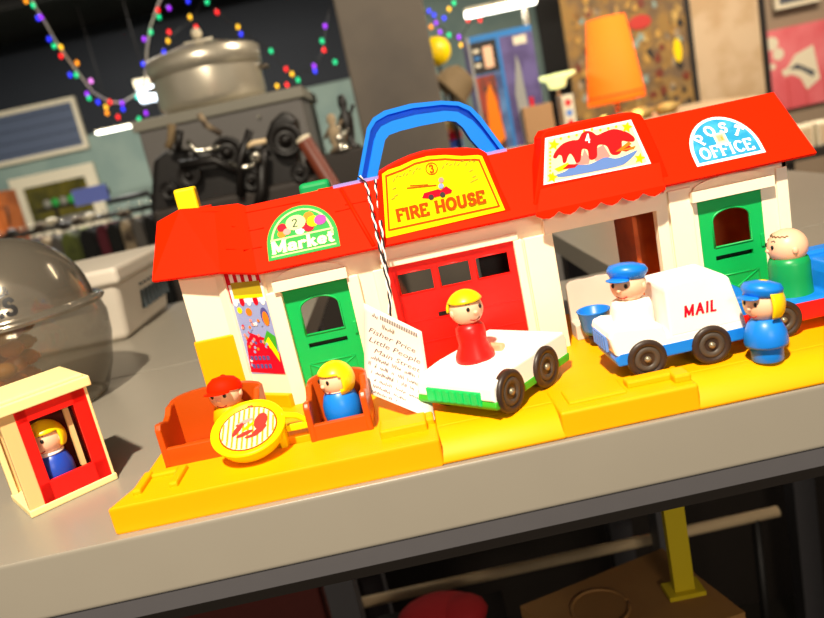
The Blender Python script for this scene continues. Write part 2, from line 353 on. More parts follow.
pq([(.1, .75), (.95, .75), (.95, .88), (.1, .88)], 'olive', .03); pq([(.1, .73), (.95, .73), (.95, .76), (.1, .76)], 'bright_yellow', .035)
for k in range(5): p.poly(disc(*q(.1 + k * .2, .705), .27, 12, .42), 'crimson' if k % 2 else 'pure', pf, .03)
pq([(-.06, .69), (.02, .69), (.02, 1), (-.06, 1)], 'crimson', .045)
rr = random.Random(3)
p.poly(disc(*q(.16, .62), .28, 10), 'bright_yellow', pf, .03); p.poly(disc(*q(.42, .6), .34, 10), 'orange', pf, .03)
p.poly(disc(*q(.85, .55), .42, 14, .75), 'poster_dark', pf, .03); p.poly(disc(*q(.86, .53), .32, 12, .6), 'orange', pf, .04)
pq([(.0, .02), (1, .0), (1, .2), (.75, .34), (.3, .4), (.1, .3)], 'crimson', .03)
pq([(.6, .3), (.95, .2), (1, .36), (.8, .42)], 'leaf_green', .04)
pq([(.66, .3), (.8, .36), (.98, .2), (.95, .12), (.8, .24)], 'bright_yellow', .05)
for k in range(46):
    u, v = rr.uniform(.1, .72), rr.uniform(.04, .52)
    p.poly(disc(*q(u, v), .14, 8), rr.choice(['crimson', 'poster_dark', 'pink', 'pure', 'poster_blue', 'orange', 'crimson']), pf, .05 + k * .0004)
for v in (.06, .14):
    for k in range(5): pq([(.12 + k * .12, v), (.2 + k * .12, v), (.2 + k * .12, v + .04), (.12 + k * .12, v + .04)], 'poster_dark', .08)
p.build('shop_window_poster', street)

# main facade: one slab with the four openings left free
f = MB()
def bx(x0, x1, z0, z1, y0=YF, y1=YF + .4, m='cream'): f.box(x0, x1, y0, y1, z0, z1, m)
bx(10.1, 51.0, 10.8, 13.3)
bx(10.1, 11.3, ZP, 10.8); bx(16.45, 19.6, ZP, 10.8); bx(29.5, 32.5, ZP, 10.8); bx(40.6, 43.9, ZP, 10.8); bx(48.9, 51.0, ZP, 10.8)
f.box(50.7, 51.0, YF, 20, ZP, 13.2, 'cream')
f.build('facade', street)
f = MB()
for x0, x1, y in ((10.15, 11.3, 12.75), (16.45, 17.35, 12.75), (18.5, 19.6, 12.95), (29.5, 30.15, 12.95), (30.3, 32.5, 12.8), (40.6, 41.5, 12.9), (41.7, 43.5, 13.0), (50.1, 51.0, 13.1)):
    f.box(x0, x1, y, YF, ZP - .05, 10.8 if x0 < 40 else 12, 'cream')
f.build('door_posts', street, bevel=.07)
f = MB(); f.box(19.2, 29.9, 12.95, YF, 10.8, 11.35, 'cream'); f.build('garage_lintel', street, bevel=.06)
f = MB(); f.box(31.9, 41.0, 12.6, YF, 10.8, 12.6, 'cream'); f.build('counter_lintel', street, bevel=.06)
for x0, x1 in ((10.85, 16.6), (43.3, 49.65)):
    f = MB(); f.box(x0, x1, 12.45, YF, 10.8, 11.6, 'cream'); f.prism([(x0 + .3, 11.6)] + arc((x0 + x1) / 2, 11.6, (x1 - x0) / 2 - .3, .75, 180, 0) , 'y', 13.0, YF, 'cream'); f.build('door_lintel', street, bevel=.07)
# partitions at the back
f = MB(); f.box(31.2, 31.5, YF + .4, 20, ZP, 12.5, 'cream'); f.build('partition', street)
f = MB(); f.box(39.35, 39.7, 15.0, 20, ZP, 12.5, 'dark_brown'); f.box(39.7, 42.3, 16.8, 17.1, ZP, 12.5, 'dark_brown'); f.box(42.3, 51, 18.4, 18.7, ZP, 12.5, 'dark_brown'); f.build('brown_partition', street)
f = MB(); f.box(27.0, 29.4, 16.5, 16.8, ZP, 12.5, 'black'); f.build('inner_panel', street)

# green doors: panel with an arched window and a letter slot
def arch_door(x0, x1, name='green_door'):
    wd_ = x1 - x0; cx = (x0 + x1) / 2; yd = YF + .05
    r = MB(); hw = wd_ * .30; zb, zs, za = 6.85, 8.9, 9.75
    zl0, zl1 = 5.75, 6.15
    r.box(x0, cx - hw, yd, yd + .3, ZP, 10.8, 'green'); r.box(cx + hw, x1, yd, yd + .3, ZP, 10.8, 'green')
    r.box(cx - hw, cx + hw, yd, yd + .3, zl1, zb, 'green'); r.box(cx - hw, cx + hw, yd, yd + .3, ZP, zl0, 'green')
    top = arc(cx, zs, hw, za - zs, 0, 180, 14)
    for (a_, b_) in zip(top[:-1], top[1:]): r.prism([a_, (a_[0], 10.8), (b_[0], 10.8), b_], 'y', yd, yd + .3, 'green')
    o = r.build(name, street)
    MB().box(cx - hw - .2, cx + hw + .2, yd + .5, yd + .6, zl0 - .5, zl1 + .35, 'black').build('slot_shade', o)  # added black sheet standing in for the darkness inside the slot
    r = MB()
    fr = [(cx - hw, zb)] + list(reversed(top)) + [(cx + hw, zb), (cx - hw, zb)]
    r.tube([(x, yd, z) for x, z in fr], .09, 'green', 6); r.build('window_moulding', o)
    r = MB()
    for zc in (3.4,):
        P = [(x0 + .7, zc - 1.1), (x1 - .7, zc - 1.1), (x1 - .7, zc + 1.1), (x0 + .7, zc + 1.1), (x0 + .7, zc - 1.1)]
        r.tube([(x, yd, z) for x, z in P], .08, 'green', 6)
    r.tube([(x0 + .7, yd, 2.3), (x1 - .7, yd, 4.5)], .07, 'green', 6); r.tube([(x1 - .7, yd, 2.3), (x0 + .7, yd, 4.5)], .07, 'green', 6)
    r.build('raised_panel', o)
    MB().box(x1 - .35, x1 - .1, yd - .15, yd, 6.2, 7.2, 'green').build('door_handle', o, bevel=.05)
    return o
arch_door(11.3, 16.45); arch_door(43.95, 48.9)
# garage door
r = MB(); yd = YF + .1; xs = [19.6, 20.75, 23.35, 24.05, 26.2, 26.8, 28.65, 29.5]
xs = [19.6, 20.25, 22.95, 23.45, 25.9, 26.4, 28.95, 29.5]
r.box(19.6, 29.5, yd, yd + .3, ZP, 8.35, 'door_red'); r.box(19.6, 29.5, yd, yd + .3, 10.05, 10.8, 'door_red')
for i in (0, 2, 4, 6): r.box(xs[i], xs[i + 1], yd, yd + .3, 8.35, 10.05, 'door_red')
gd = r.build('garage_door', street)
r = MB()
for i in (1, 3, 5): r.tube([(xs[i], yd, 8.35), (xs[i + 1], yd, 8.35), (xs[i + 1], yd, 10.05), (xs[i], yd, 10.05), (xs[i], yd, 8.35)], .07, 'door_red', 6)
for z in (4.2, 6.0): r.box(19.7, 29.4, yd - .05, yd, z, z + .1, 'door_red')
r.build('window_moulding', gd)
MB().box(22.8, 24.2, yd - .12, yd, 6.15, 6.45, 'black').build('door_slot', gd)

# roof
EY, EZ, RY, RZ = 11.8, 12.7, 16.0, 17.45
rn = Vector((0, -(RZ - EZ), (RY - EY))).normalized()
E0 = PY(152, 281, 14.4); E1 = PY(220, 272, 13.4); E2 = PZ(258, 272, 12.7)
T0 = PP(157, 222, (0, 19.0, 0), (0, 1, 0)); T1 = PP(180, 209, (0, 18.0, 0), (0, 1, 0)); T2 = PP(238, 203.5, (0, RY, 0), (0, 1, 0)); T15 = PP(214, 206.5, (0, 17, 0), (0, 1, 0))
XR0, XR1 = 52.6, 51.8
def slab(mb, P, th, m):
    P = [Vector(p) for p in P]; nn = (P[1] - P[0]).cross(P[2] - P[0]).normalized()
    k = len(P); vs = P + [p - nn * th for p in P]
    mb.add(vs, [tuple(range(k)), tuple(reversed(range(k, 2 * k)))] + [(i, k + i, k + (i + 1) % k, (i + 1) % k) for i in range(k)], m)
r = MB()
slab(r, [(E2.x, EY, EZ), (XR0, EY, EZ), (XR1 + .2, RY, RZ), (E2.x - .4, RY, RZ)], .3, 'red')
slab(r, [(E2.x, EY, EZ), (E2.x - .4, RY, RZ), T2, E1], .3, 'red')
slab(r, [E1, T2, T15], .3, 'red'); slab(r, [E1, T15, T1], .3, 'red'); slab(r, [E1, T1, E0], .3, 'red')
slab(r, [E0, T1, T0], .3, 'red')
slab(r, [(XR0, 22, EZ), (T2.x - 1, 22, EZ), (T2.x, RY, RZ), (XR1 + .2, RY, RZ)], .3, 'red')
slab(r, [(T2.x - 1, 22, EZ), (E0.x + 1, 24, EZ), (T1.x, T1.y + .1, T1.z - .05), (T2.x, RY, RZ - .05)], .3, 'red')
r.build('roof', street)
r = MB()
def rp(px, py): return PP(px, py, (0, EY, EZ), (0, -(RZ - EZ), RY - EY)) + rn * .02
for px0, py0, px1, py1 in ((243, 232, 264, 228), (243, 250, 262, 247), (335, 212, 352, 208), (318, 190, 340, 186), (240, 214, 300, 202), (345, 205, 372, 200), (560, 197, 533, 203)):
    r.tube([rp(px0, py0), rp(px1, py1)], .05, 'red', 6)
r.tube([rp(341, 189), rp(374, 246)], .16, 'red', 8)
for s in (.33, .66):
    r.tube([E1.lerp(T2, s) + Vector((0, -.03, .0)), Vector((E2.x, EY, EZ)).lerp(Vector((E2.x - .4, RY, RZ)), s) + rn * .02], .045, 'red', 6)
r.build('roof_ridges', street)
MB().box(16.8, 30.7, RY - .1, RY + .5, RZ - .3, RZ + .12, 'lavender').build('ridge_strip', street)
for px0, py0, px1, py1 in ((199, 208, 211, 204.5),):
    a_ = PY(px0, py0, 18.4); b_ = PY(px1, py1, 18.4); MB().box(a_.x, b_.x, 18.3, 18.6, a_.z - .6, b_.z + .0, 'red').build('ridge_stub', street, bevel=.06)
# chimneys
a_ = PY(172, 189, 18.8); MB().box(a_.x, a_.x + 1.75, 18.7, 19.8, 15.2, 19.75, 'chimney_yellow').build('yellow_chimney', street, bevel=.22, seg=3)
a_ = PY(303, 188, 17.3); MB().box(a_.x - .3, a_.x + 2.2, 16.6, 18.1, 16.9, 18.15, 'bottle_green').build('green_chimney', street, bevel=.35, seg=3)

# carrying handle
hy0, hy1 = 16.2, 17.9; hc = 17.0
def hp(pts): return [(PY(a, b, hc).x, PY(a, b, hc).z) for a, b in pts]
out = hp([(357, 183), (367, 128), (373, 118), (384, 111), (410, 104), (440, 101), (458, 102), (470, 107), (480, 117), (505, 151)])
inn = hp([(376, 181), (385, 140), (389, 135), (400, 131), (420, 126), (447, 121), (455, 122), (462, 128), (470, 140), (485, 156)])
h = MB()
def off(a, b, t): return [(p[0] + (q[0] - p[0]) * t, p[1] + (q[1] - p[1]) * t) for p, q in zip(a, b)]
def band(mb, o_, i_, y0, y1, m):
    for k in range(len(o_) - 1): mb.prism([o_[k], o_[k + 1], i_[k + 1], i_[k]], 'y', y0, y1, m)
band(h, out, off(out, inn, .2), hy0 + .1, hy1, 'handle_blue'); band(h, off(out, inn, .5), inn, hy0 - .1, hy1, 'handle_blue'); band(h, off(out, inn, .2), off(out, inn, .5), hy0 + .7, hy1, 'handle_blue')
h.build('carrying_handle', street)

# signs -------------------------------------------------------
# fire house dormer board
yb = 12.2
def fp(a, b, y=yb): p_ = PY(a, b, y); return (p_.x, p_.z)
bo = [fp(380, 244), fp(377, 190), fp(379, 172)] + [fp(*t) for t in ((385, 168), (398, 161), (412, 155), (425, 151), (440, 149), (455, 148.5), (470, 148), (480, 149), (487, 153), (500, 186), (514, 216))]
s_ = MB(); s_.prism(bo, 'y', yb + .05, 14.6, 'red'); s_.build('dormer_board', street, bevel=.12)
sg = MB(); ff = lambda u, v, l: Vector((u, yb - .02 - l, v))
ye = [fp(*t) for t in ((386, 238), (382, 174), (388, 170), (400, 166), (413, 160), (428, 156), (445, 155), (462, 156), (478, 155), (482, 156), (505, 210))]
sg.poly(ye, 'sign_yellow', ff, 0)
bl = [fp(*t) for t in ((389, 230), (386, 176), (402, 170), (415, 163.5), (430, 160), (445, 159), (460, 160), (475, 159.5), (479, 160), (499, 206), (389, 230))]
line_strip(sg, bl, .13, 'sign_line', ff, .03)
o_ = Vector((*fp(398, 221), 0)); e_ = Vector((*fp(485, 201.5), 0))
fl = lambda u, v, l: Vector((o_.x, yb - .02 - l, o_.y)) + Vector((e_.x - o_.x, 0, e_.y - o_.y)).normalized() * u + Vector((0, 0, v))
write(sg, 'FIRE HOUSE', 0, 0, .82, 'sign_line', fl, .04, w=.27, width=(e_ - o_).length)
c3 = fp(431.5, 168.5); line_strip(sg, disc(*c3, .42, 16) + [disc(*c3, .42, 16)[0]], .06, 'sign_line', ff, .04)
write(sg, '3', c3[0] - .17, c3[1] - .27, .54, 'sign_line', ff, .045, w=.2)
for k in range(9):   # small dotted ornaments along the top
    for (ax, ay, bx_, by_) in ((394, 180, 420, 170), (443, 167, 474, 163)):
        t = k / 8; u = fp(ax + (bx_ - ax) * t, ay + (by_ - ay) * t - 2 * (k % 2)); line_strip(sg, [(u[0] - .09, u[1] + .1 * (k % 3 - 1)), (u[0] + .09, u[1] + .12)], .06, 'olive', ff, .04)
for (a_, b_) in ((394, 189), (396, 196), (393, 199), (471, 171), (474, 177), (476, 180), (472, 182)):
    u = fp(a_, b_); line_strip(sg, [(u[0] - .12, u[1]), (u[0] + .14, u[1] + .08)], .07, 'olive', ff, .04)
bd = [fp(*t) for t in ((422, 198), (424, 193), (438, 189), (441, 190), (446, 186), (452, 190), (451, 193), (430, 198.5))]
sg.poly(bd, 'crimson', ff, .04)
for (a_, b_) in ((431, 197), (442.5, 194.5)): sg.poly(disc(*fp(a_, b_), .2, 12), 'ink', ff, .06)
sg.poly(disc(*fp(441, 180), .2, 10), 'pink', ff, .05); sg.poly(disc(*fp(441, 186), .2, 10), 'poster_blue', ff, .05)
line_strip(sg, [fp(407, 188), fp(436, 185)], .08, 'sign_line', ff, .05); line_strip(sg, [fp(410, 185.5), fp(428, 184.5)], .06, 'sign_line', ff, .05)
sg.build('fire_house_sign', street)

# sundae dormer with scalloped awning
bo = [fp(*t) for t in ((533, 212), (541, 150), (541, 138), (545, 131), (580, 122), (632, 112), (641, 114), (646, 122), (659, 150), (672, 184))]
s_ = MB(); s_.prism(bo, 'y', yb + .05, 14.8, 'red'); s_.build('dormer_board', street, bevel=.12)
sg = MB(); Q = [fp(543.5, 185), fp(651, 163.5), fp(631, 119.5), fp(545, 138)]
def sq(u, v):
    a_ = (Q[0][0] + (Q[1][0] - Q[0][0]) * u, Q[0][1] + (Q[1][1] - Q[0][1]) * u); b_ = (Q[3][0] + (Q[2][0] - Q[3][0]) * u, Q[3][1] + (Q[2][1] - Q[3][1]) * u)
    return (a_[0] + (b_[0] - a_[0]) * v, a_[1] + (b_[1] - a_[1]) * v)
def smooth(pts, n=4):
    o = []; k = len(pts)
    for i in range(k):
        p0, p1, p2, p3 = (Vector(pts[(i + j) % k]) for j in (-1, 0, 1, 2))
        for j in range(n):
            t = j / n; q = .5 * ((2 * p1) + (p2 - p0) * t + (2 * p0 - 5 * p1 + 4 * p2 - p3) * t * t + (3 * p1 - p0 - 3 * p2 + p3) * t ** 3); o.append((q.x, q.y))
    return o
def sp(pts, m, l): sg.poly([sq(*t) for t in (smooth(pts) if len(pts) > 8 else pts)], m, ff, l)
sp([(0, 0), (1, 0), (1, 1), (0, 1)], 'pure', 0); sp([(.03, .05), (.97, .05), (.97, .95), (.03, .95)], 'sign_cream', .01)
sp([(.1, .16), (.16, .1), (.3, .08), (.68, .08), (.8, .14), (.93, .34), (.8, .28), (.7, .26), (.6, .33), (.45, .25), (.3, .29), (.2, .2)], 'sundae_blue', .03)
sp([(.09, .56), (.12, .68), (.2, .8), (.3, .83), (.37, .82), (.42, .93), (.48, .96), (.54, .91), (.58, .83), (.66, .86), (.78, .88), (.9, .76), (.95, .62), (.93, .54), (.87, .56), (.82, .6), (.8, .5), (.77, .37), (.72, .33), (.67, .38), (.65, .56), (.58, .62), (.55, .56), (.53, .38), (.48, .33), (.45, .38), (.45, .56), (.4, .6), (.38, .5), (.36, .36), (.32, .34), (.3, .46), (.27, .56), (.24, .5), (.22, .4), (.19, .4), (.18, .54), (.15, .58), (.12, .52)], 'sundae_red', .03)
sp([(.36, .3), (.42, .6), (.46, .35)], 'pink', .02); sp([(.5, .3), (.54, .55), (.62, .6), (.66, .33), (.58, .28)], 'pink', .02); sp([(.3, .28), (.36, .5), (.46, .36), (.44, .26)], 'pink', .015)
sp([(.18, .26), (.24, .34), (.34, .3), (.3, .24)], 'sundae_red', .035); sp([(.76, .42), (.86, .5), (.9, .4), (.82, .36)], 'sundae_red', .035); sp([(.72, .4), (.88, .56), (.9, .5), (.8, .42), (.93, .44), (.9, .38)], 'orange', .04)
sp([(.1, .3), (.24, .38), (.26, .26), (.14, .22)], 'bright_yellow', .02)
for u, v in ((.1, .82), (.92, .86), (.92, .16), (.08, .13)):
    c_ = sq(u, v); sg.poly([(c_[0] + (.42 if k % 2 == 0 else .2) * math.cos(PI * k / 5), c_[1] + (.42 if k % 2 == 0 else .2) * math.sin(PI * k / 5)) for k in range(10)], 'bright_yellow', ff, .04)
for k in range(8):
    sg.poly(disc(*sq(.06, .2 + k * .08), .09, 6), 'chimney_yellow', ff, .03); sg.poly(disc(*sq(.18 + k * .09, .92 if k not in (3, 4) else .97), .1, 6), 'chimney_yellow', ff, .03)
c_ = sq(.475, .8); write(sg, '4', c_[0] - .2, c_[1] - .3, .6, 'pure', ff, .045, w=.2)
sg.build('sundae_sign', street)
aw = MB(); aT = Vector((*fp(541, 199), 0)); n_ = 6
A0 = PY(540, 190, 12.2); A1 = PY(659, 163, 12.2); B0 = PY(537, 214, 11.0); B1 = PY(664, 187, 11.0)
for k in range(n_ * 4):
    s0, s1 = k / (n_ * 4), (k + 1) / (n_ * 4)
    sc0 = .42 * abs(math.sin(PI * s0 * n_)); sc1 = .42 * abs(math.sin(PI * s1 * n_))
    a0, a1 = A0.lerp(A1, s0), A0.lerp(A1, s1); b0, b1 = B0.lerp(B1, s0) + Vector((0, 0, .1)), B0.lerp(B1, s1) + Vector((0, 0, .1))
    aw.add([a0, a1, b1, b0], [(0, 1, 2, 3)], 'red'); aw.add([b0, b1, b1 - Vector((0, 0, .2 + sc1)), b0 - Vector((0, 0, .2 + sc0))], [(0, 1, 2, 3)], 'red')
for P0, P1 in ((A0, B0), (A1, B1)): aw.add([P0, P1, P1 - Vector((0, 0, .2)), P0 - Vector((0, 0, 2.2))], [(0, 1, 2, 3)], 'red')
aw.build('scalloped_awning', street, solid=.18)

# stickers on the roof slope
vr = Vector((0, RY - EY, RZ - EZ)).normalized()
def roof_sign(px_l, px_r, hgt):
    a_ = rp(*px_l); b_ = rp(*px_r); b_.y = a_.y; b_.z = a_.z
    return plane_map(a_ + rn * .06, (1, 0, 0), vr), (b_ - a_).length, hgt
fm, wd_, hg = roof_sign((269, 262), (341, 249.5), 4.5)
sg = MB(); dom = lambda i, z: [(i, z), (wd_ - i, z)] + arc(wd_ / 2, 1.3, wd_ / 2 - i, 3.2 - i, 0, 180, 20)
sg.poly(dom(0, 0), 'sign_green', fm, 0)
ar = arc(wd_ / 2, 1.35, wd_ / 2 - .4, 2.75, 0, 180, 20); line_strip(sg, ar, .15, 'pale_green', fm, .02)
line_strip(sg, [(.35, 1.75), (wd_ - .35, 1.75)], .15, 'pale_green', fm, .02); line_strip(sg, [(.3, .3), (wd_ - .3, .3)], .13, 'pale_green', fm, .02)
write(sg, 'Market', .35, .55, 1.02, 'sign_cream', fm, .03, w=.24, sp=.08, width=wd_ - .7)
cx = wd_ / 2 - .2
for (u, v, r_, m_) in ((-1.25, 2.75, .38, 'crimson'), (-1.3, 2.2, .34, 'orange'), (.9, 3.3, .4, 'orange'), (.55, 2.55, .4, 'crimson'), (1.2, 2.75, .5, 'bright_yellow'), (1.75, 2.75, .48, 'purple'), (.1, 2.15, .35, 'pure'), (.8, 2.3, .42, 'crimson'), (-.9, 2.3, .3, 'pink')):
    sg.poly(disc(cx + u, v, r_, 14), m_, fm, .03 + .002 * (u + 2))
sg.poly(disc(cx - .15, 2.95, .78, 20, .7), 'pale_green', fm, .045); write(sg, '2', cx - .45, 2.55, .75, 'ink', fm, .055, w=.15)
sg.build('market_sign', street)
fm, wd_, hg = roof_sign((697, 167.5), (765.5, 152.5), 4.4)
sg = MB(); k_ = lambda i: [(i, i), (wd_ - i, i)] + arc(wd_ / 2, .9, wd_ / 2 - i, 3.3 - i, 0, 180, 22)
sg.poly(k_(0), 'pure', fm, 0); sg.poly(k_(.25), 'sky', fm, .02)
write(sg, 'OFFICE', .6, .5, 1.0, 'pure', fm, .03, w=.2, width=wd_ - 1.25)
def pl(i, a, b):
    th = math.radians((142, 109, 76, 42)[i]); c_ = (wd_ / 2 + 1.55 * math.cos(th), .95 + 1.62 * math.sin(th)); ph = th - PI / 2
    ph *= .75; return (c_[0] + a * math.cos(ph) - (b - 0) * math.sin(ph), c_[1] + a * math.sin(ph) + b * math.cos(ph))
write(sg, 'POST', 0, 0, .9, 'pure', fm, .05, w=.22, place=pl)
sg.poly([(wd_ / 2 - .5, 1.6), (wd_ / 2 + .4, 1.6), (wd_ / 2 + .4, 2.6), (wd_ / 2 - .5, 2.6)], 'sign_cream', fm, .035); sg.poly([(wd_ / 2 - .3, 1.8), (wd_ / 2 + .2, 1.8), (wd_ / 2 + .2, 2.4), (wd_ / 2 - .3, 2.4)], 'peach', fm, .045)
sg.poly([(wd_ / 2 - .02, 1.9), (wd_ / 2 + .1, 1.9), (wd_ / 2 + .1, 2.2), (wd_ / 2 - .02, 2.2)], 'olive', fm, .05)
sg.build('post_office_sign', street)

# ================================================================ TOY FIGURES
def figure(label, loc, yaw, body='blue', hair=None, hat=None, shape='cone', collar=False, tilt=0, hs=1.0, zh=3.9, face_yaw=None, group=None, brow=True):
    t = thing('toy_figure', label, 'toy figure', loc, yaw)
    b_ = MB()
    P = {'cone': [(0, 0), (1.18, 0), (1.25, .08), (1.25, .9), (1.33, 1.2), (1.3, 1.9), (1.12, 2.5), (.85, 2.9), (.6, 3.1), (0, 3.15)],
         'skirt': [(0, 0), (1.08, 0), (1.14, .08), (1.14, .95), (1.1, 1.05), (1.5, 1.1), (1.56, 1.3), (1.47, 2.0), (1.2, 2.6), (.85, 2.95), (.5, 3.1), (0, 3.15)],
         'straight': [(0, 0), (1.4, 0), (1.48, .12), (1.42, .3), (1.36, 1.5), (1.36, 2.5), (1.25, 2.85), (1.0, 3.0), (0, 3.05)],
         'dress': [(0, 0), (1.35, 0), (1.42, .15), (1.36, .7), (1.0, 1.5), (1.05, 2.2), (1.0, 2.7), (.75, 3.0), (0, 3.15)]}[shape]
    b_.lathe(P, (0, 0, 0), body, 36); b_.build('body', t)
    if collar: MB().lathe([(.6, 2.98), (.95, 2.86), (1.0, 2.95), (.7, 3.15), (.5, 3.2)], (0, 0, 0), 'white', 28).build('collar', t)
    r = 1.18 * hs
    fy = 0 if face_yaw is None else face_yaw
    head = MB(); head.M = Matrix.Translation((0, 0, zh)) @ Matrix.Rotation(fy, 4, 'Z') @ Matrix.Rotation(tilt, 4, 'Y')
    head.ell((0, 0, 0), r, r, r * .96, 'skin', 32, 18); head.ell((0, -r * 1.0, -.1), .17, .17, .15, 'skin', 10, 8)
    for s in (-1, 1): head.ell((s * r * 1.0, 0, -.05), .12, .2, .25, 'skin', 10, 8)
    ho = head.build('head', t)
    def on(az, el, k=1.005):
        a, e = math.radians(az), math.radians(el); return Vector((r * k * math.sin(a) * math.cos(e), -r * k * math.cos(a) * math.cos(e), r * .96 * k * math.sin(e)))
    for s in (-1, 1):
        e_ = MB(); e_.M = head.M; e_.ell(on(s * 24, 10), .13, .1, .16, 'black', 10, 8); e_.build('eye', ho)
        if brow: e_ = MB(); e_.M = head.M; e_.tube([on(s * 15, 27), on(s * 24, 31), on(s * 32, 27)], .035, 'ink', 6); e_.build('eyebrow', ho)
    e_ = MB(); e_.M = head.M; e_.tube([on(a_, -26 - 12 * math.cos(math.radians(a_ * 3.4))) for a_ in range(-22, 23, 4)], .045, 'mouth', 6); e_.build('mouth', ho)
    if hair:
        col, keep, k = hair; hm = MB(); hm.M = head.M; rings, seg = 26, 40; vs = []; idx = {}
        for i in range(rings + 1):
            for j in range(seg):
                a_ = PI * i / rings; b2 = 2 * PI * j / seg; dd = Vector((math.sin(a_) * math.sin(b2), -math.sin(a_) * math.cos(b2), math.cos(a_))); vs.append(dd)
        fs = []
        for i in range(rings):
            for j in range(seg):
                q_ = (i * seg + j, (i + 1) * seg + j, (i + 1) * seg + (j + 1) % seg, i * seg + (j + 1) % seg)
                c_ = sum((vs[x] for x in q_), Vector()) / 4
                if keep(c_): fs.append(q_)
        hm.add([Vector((v.x * r * k, v.y * r * k, v.z * r * k)) for v in vs], fs, col, True)
        hm.f = list(hm.f); o = hm.build('hair', t, solid=.16)
    if shape == 'straight' and not hat:
        e_ = MB(); e_.M = head.M; e_.tube([on(a_, 44 + 3 * math.cos(a_ * .35), 1.01) for a_ in range(-80, 81, 6)], .05, 'hat_tan', 6); e_.build('hairline', ho)
    if hat == 'postal':
        hm = MB(); hm.M = head.M @ Matrix.Translation((0, 0, r * .42)) @ Matrix.Rotation(-.18, 4, 'X')
        hm.lathe([(0, -.05), (r * .95, -.05), (r * 1.0, .15), (r * 1.12, .35), (r * 1.13, .55), (r * .98, .82), (.5, 1.0), (0, 1.02)], (0, 0, 0), 'blue', 36); hm.build('cap', t)
        hm = MB(); hm.M = head.M @ Matrix.Translation((0, -.35, r * .42))
        hm.ell((0, -r * .72, .12), r * .72, r * .42, .13, 'blue', 24, 10); hm.build('cap_brim', t)
    if hat == 'ball':
        hm = MB(); hm.M = head.M @ Matrix.Translation((0, 0, r * .2)) @ Matrix.Rotation(-.25, 4, 'X')
        hm.lathe([(r * 1.06, 0), (r * 1.08, .2), (r * .98, .6), (r * .65, .95), (.2, 1.06), (0, 1.07)], (0, 0, 0), 'red', 36)
        hm.ell((0, 0, 1.05), .18, .18, .1, 'red', 12, 8); hm.build('cap', t)
        hm = MB(); hm.M = head.M @ Matrix.Translation((0, -.1, r * .2)) @ Matrix.Rotation(-.1, 4, 'X')
        hm.ell((0, -r * .95, .12), r * .85, r * .5, .1, 'red', 24, 10); hm.build('cap_brim', t)
    return t
bob = lambda c_: c_.z > .45 or (c_.y > -.35 and c_.z > -.62)
page = lambda c_: c_.z > .5 or (c_.y > -.15 and c_.z > -.45)
capcut = lambda c_: c_.z > .38 or (c_.y > .1 and c_.z > -.2)

# sofa and arm chair
def seat_unit(name, label, x0, y0, w_, dp, z_arm, z_back, rz):
    t = thing(name, label, 'toy seat', (x0, y0, ZP + .01), rz)
    s = MB(); s.box(0, w_, 0, dp, 0, .2, 'brown'); s.box(0, w_, 0, .4, 0, 1.35, 'brown'); s.build('seat', t, bevel=.1)
    th = .45
    pts = [(0, 0)] + [(w_, 0), (w_, z_arm)] + [(w_ / 2 + w_ / 2 * math.cos(math.radians(a_)), z_arm + (z_back - z_arm) * math.sin(math.radians(a_))) for a_ in range(20, 161, 14)] + [(0, z_arm)]
    s = MB(); s.prism(pts, 'y', dp, dp + th, 'brown'); s.build('backrest', t, bevel=.12)
    for x in (0, w_ - th):
        pr = [(-.05, 0), (dp + .1, 0), (dp + .1, z_arm + .1), (dp * .8, z_arm + .1), (dp * .62, z_arm - .35), (dp * .45, z_arm - .5), (dp * .3, z_arm - .3), (.25, z_arm - .15), (-.05, z_arm - .5)]
        s = MB(); s.prism(pr, 'x', x, x + th, 'brown'); s.build('armrest', t, bevel=.12)
    return t
seat_unit('toy_sofa', 'wide orange-brown plastic sofa with a curved back at the left of the toy street', 1.85, 5.3, 7.0, 3.7, 3.3, 4.0, -.02)
seat_unit('toy_armchair', 'small orange-brown plastic armchair holding the blonde figure in blue', 12.4, 3.8, 4.3, 3.6, 3.1, 3.7, 0)
figure('toy figure in a red cap and yellow shirt seated on the brown sofa', (6.75, 7.2, ZP + .3), -.25, body='yellow', hat='ball', shape='cone', hs=.98, zh=3.5)
figure('blonde toy figure in blue seated in the brown armchair', (14.75, 5.75, ZP + .02), -.85, body='blue', hair=('hair_yellow', bob, 1.09), shape='cone', collar=True, hs=.98, zh=3.55)

# barbecue grill
g = thing('toy_barbecue', 'round yellow toy barbecue with steaks on its grill, before the sofa', 'toy barbecue', (8.6, 3.3, ZP + .22))
gt = Matrix.Translation((0, .3, 1.95)) @ Matrix.Rotation(math.radians(24), 4, 'X')
q_ = MB(); q_.M = gt; q_.lathe([(0, -1.5), (1.4, -1.45), (2.1, -.95), (2.45, -.2), (2.55, .1), (2.5, .22), (2.2, .22), (2.05, .05), (0, .05)], (0, 0, 0), 'bright_yellow', 48); q_.build('bowl', g)
gs = MB(); gs.M = gt; gm = lambda u, v, l: Vector((u, v, .07 + l))
gs.poly(disc(0, 0, 2.0, 36), 'sign_line', gm, 0); gs.poly(disc(0, 0, 1.88, 36), 'sign_cream', gm, .01)
for k in range(-5, 6):
    y_ = k * .34; hw = math.sqrt(max(0, 1.85 ** 2 - y_ ** 2)); gs.poly([(y_ - .07, -hw), (y_ + .07, -hw), (y_ + .07, hw), (y_ - .07, hw)], 'olive', gm, .02)
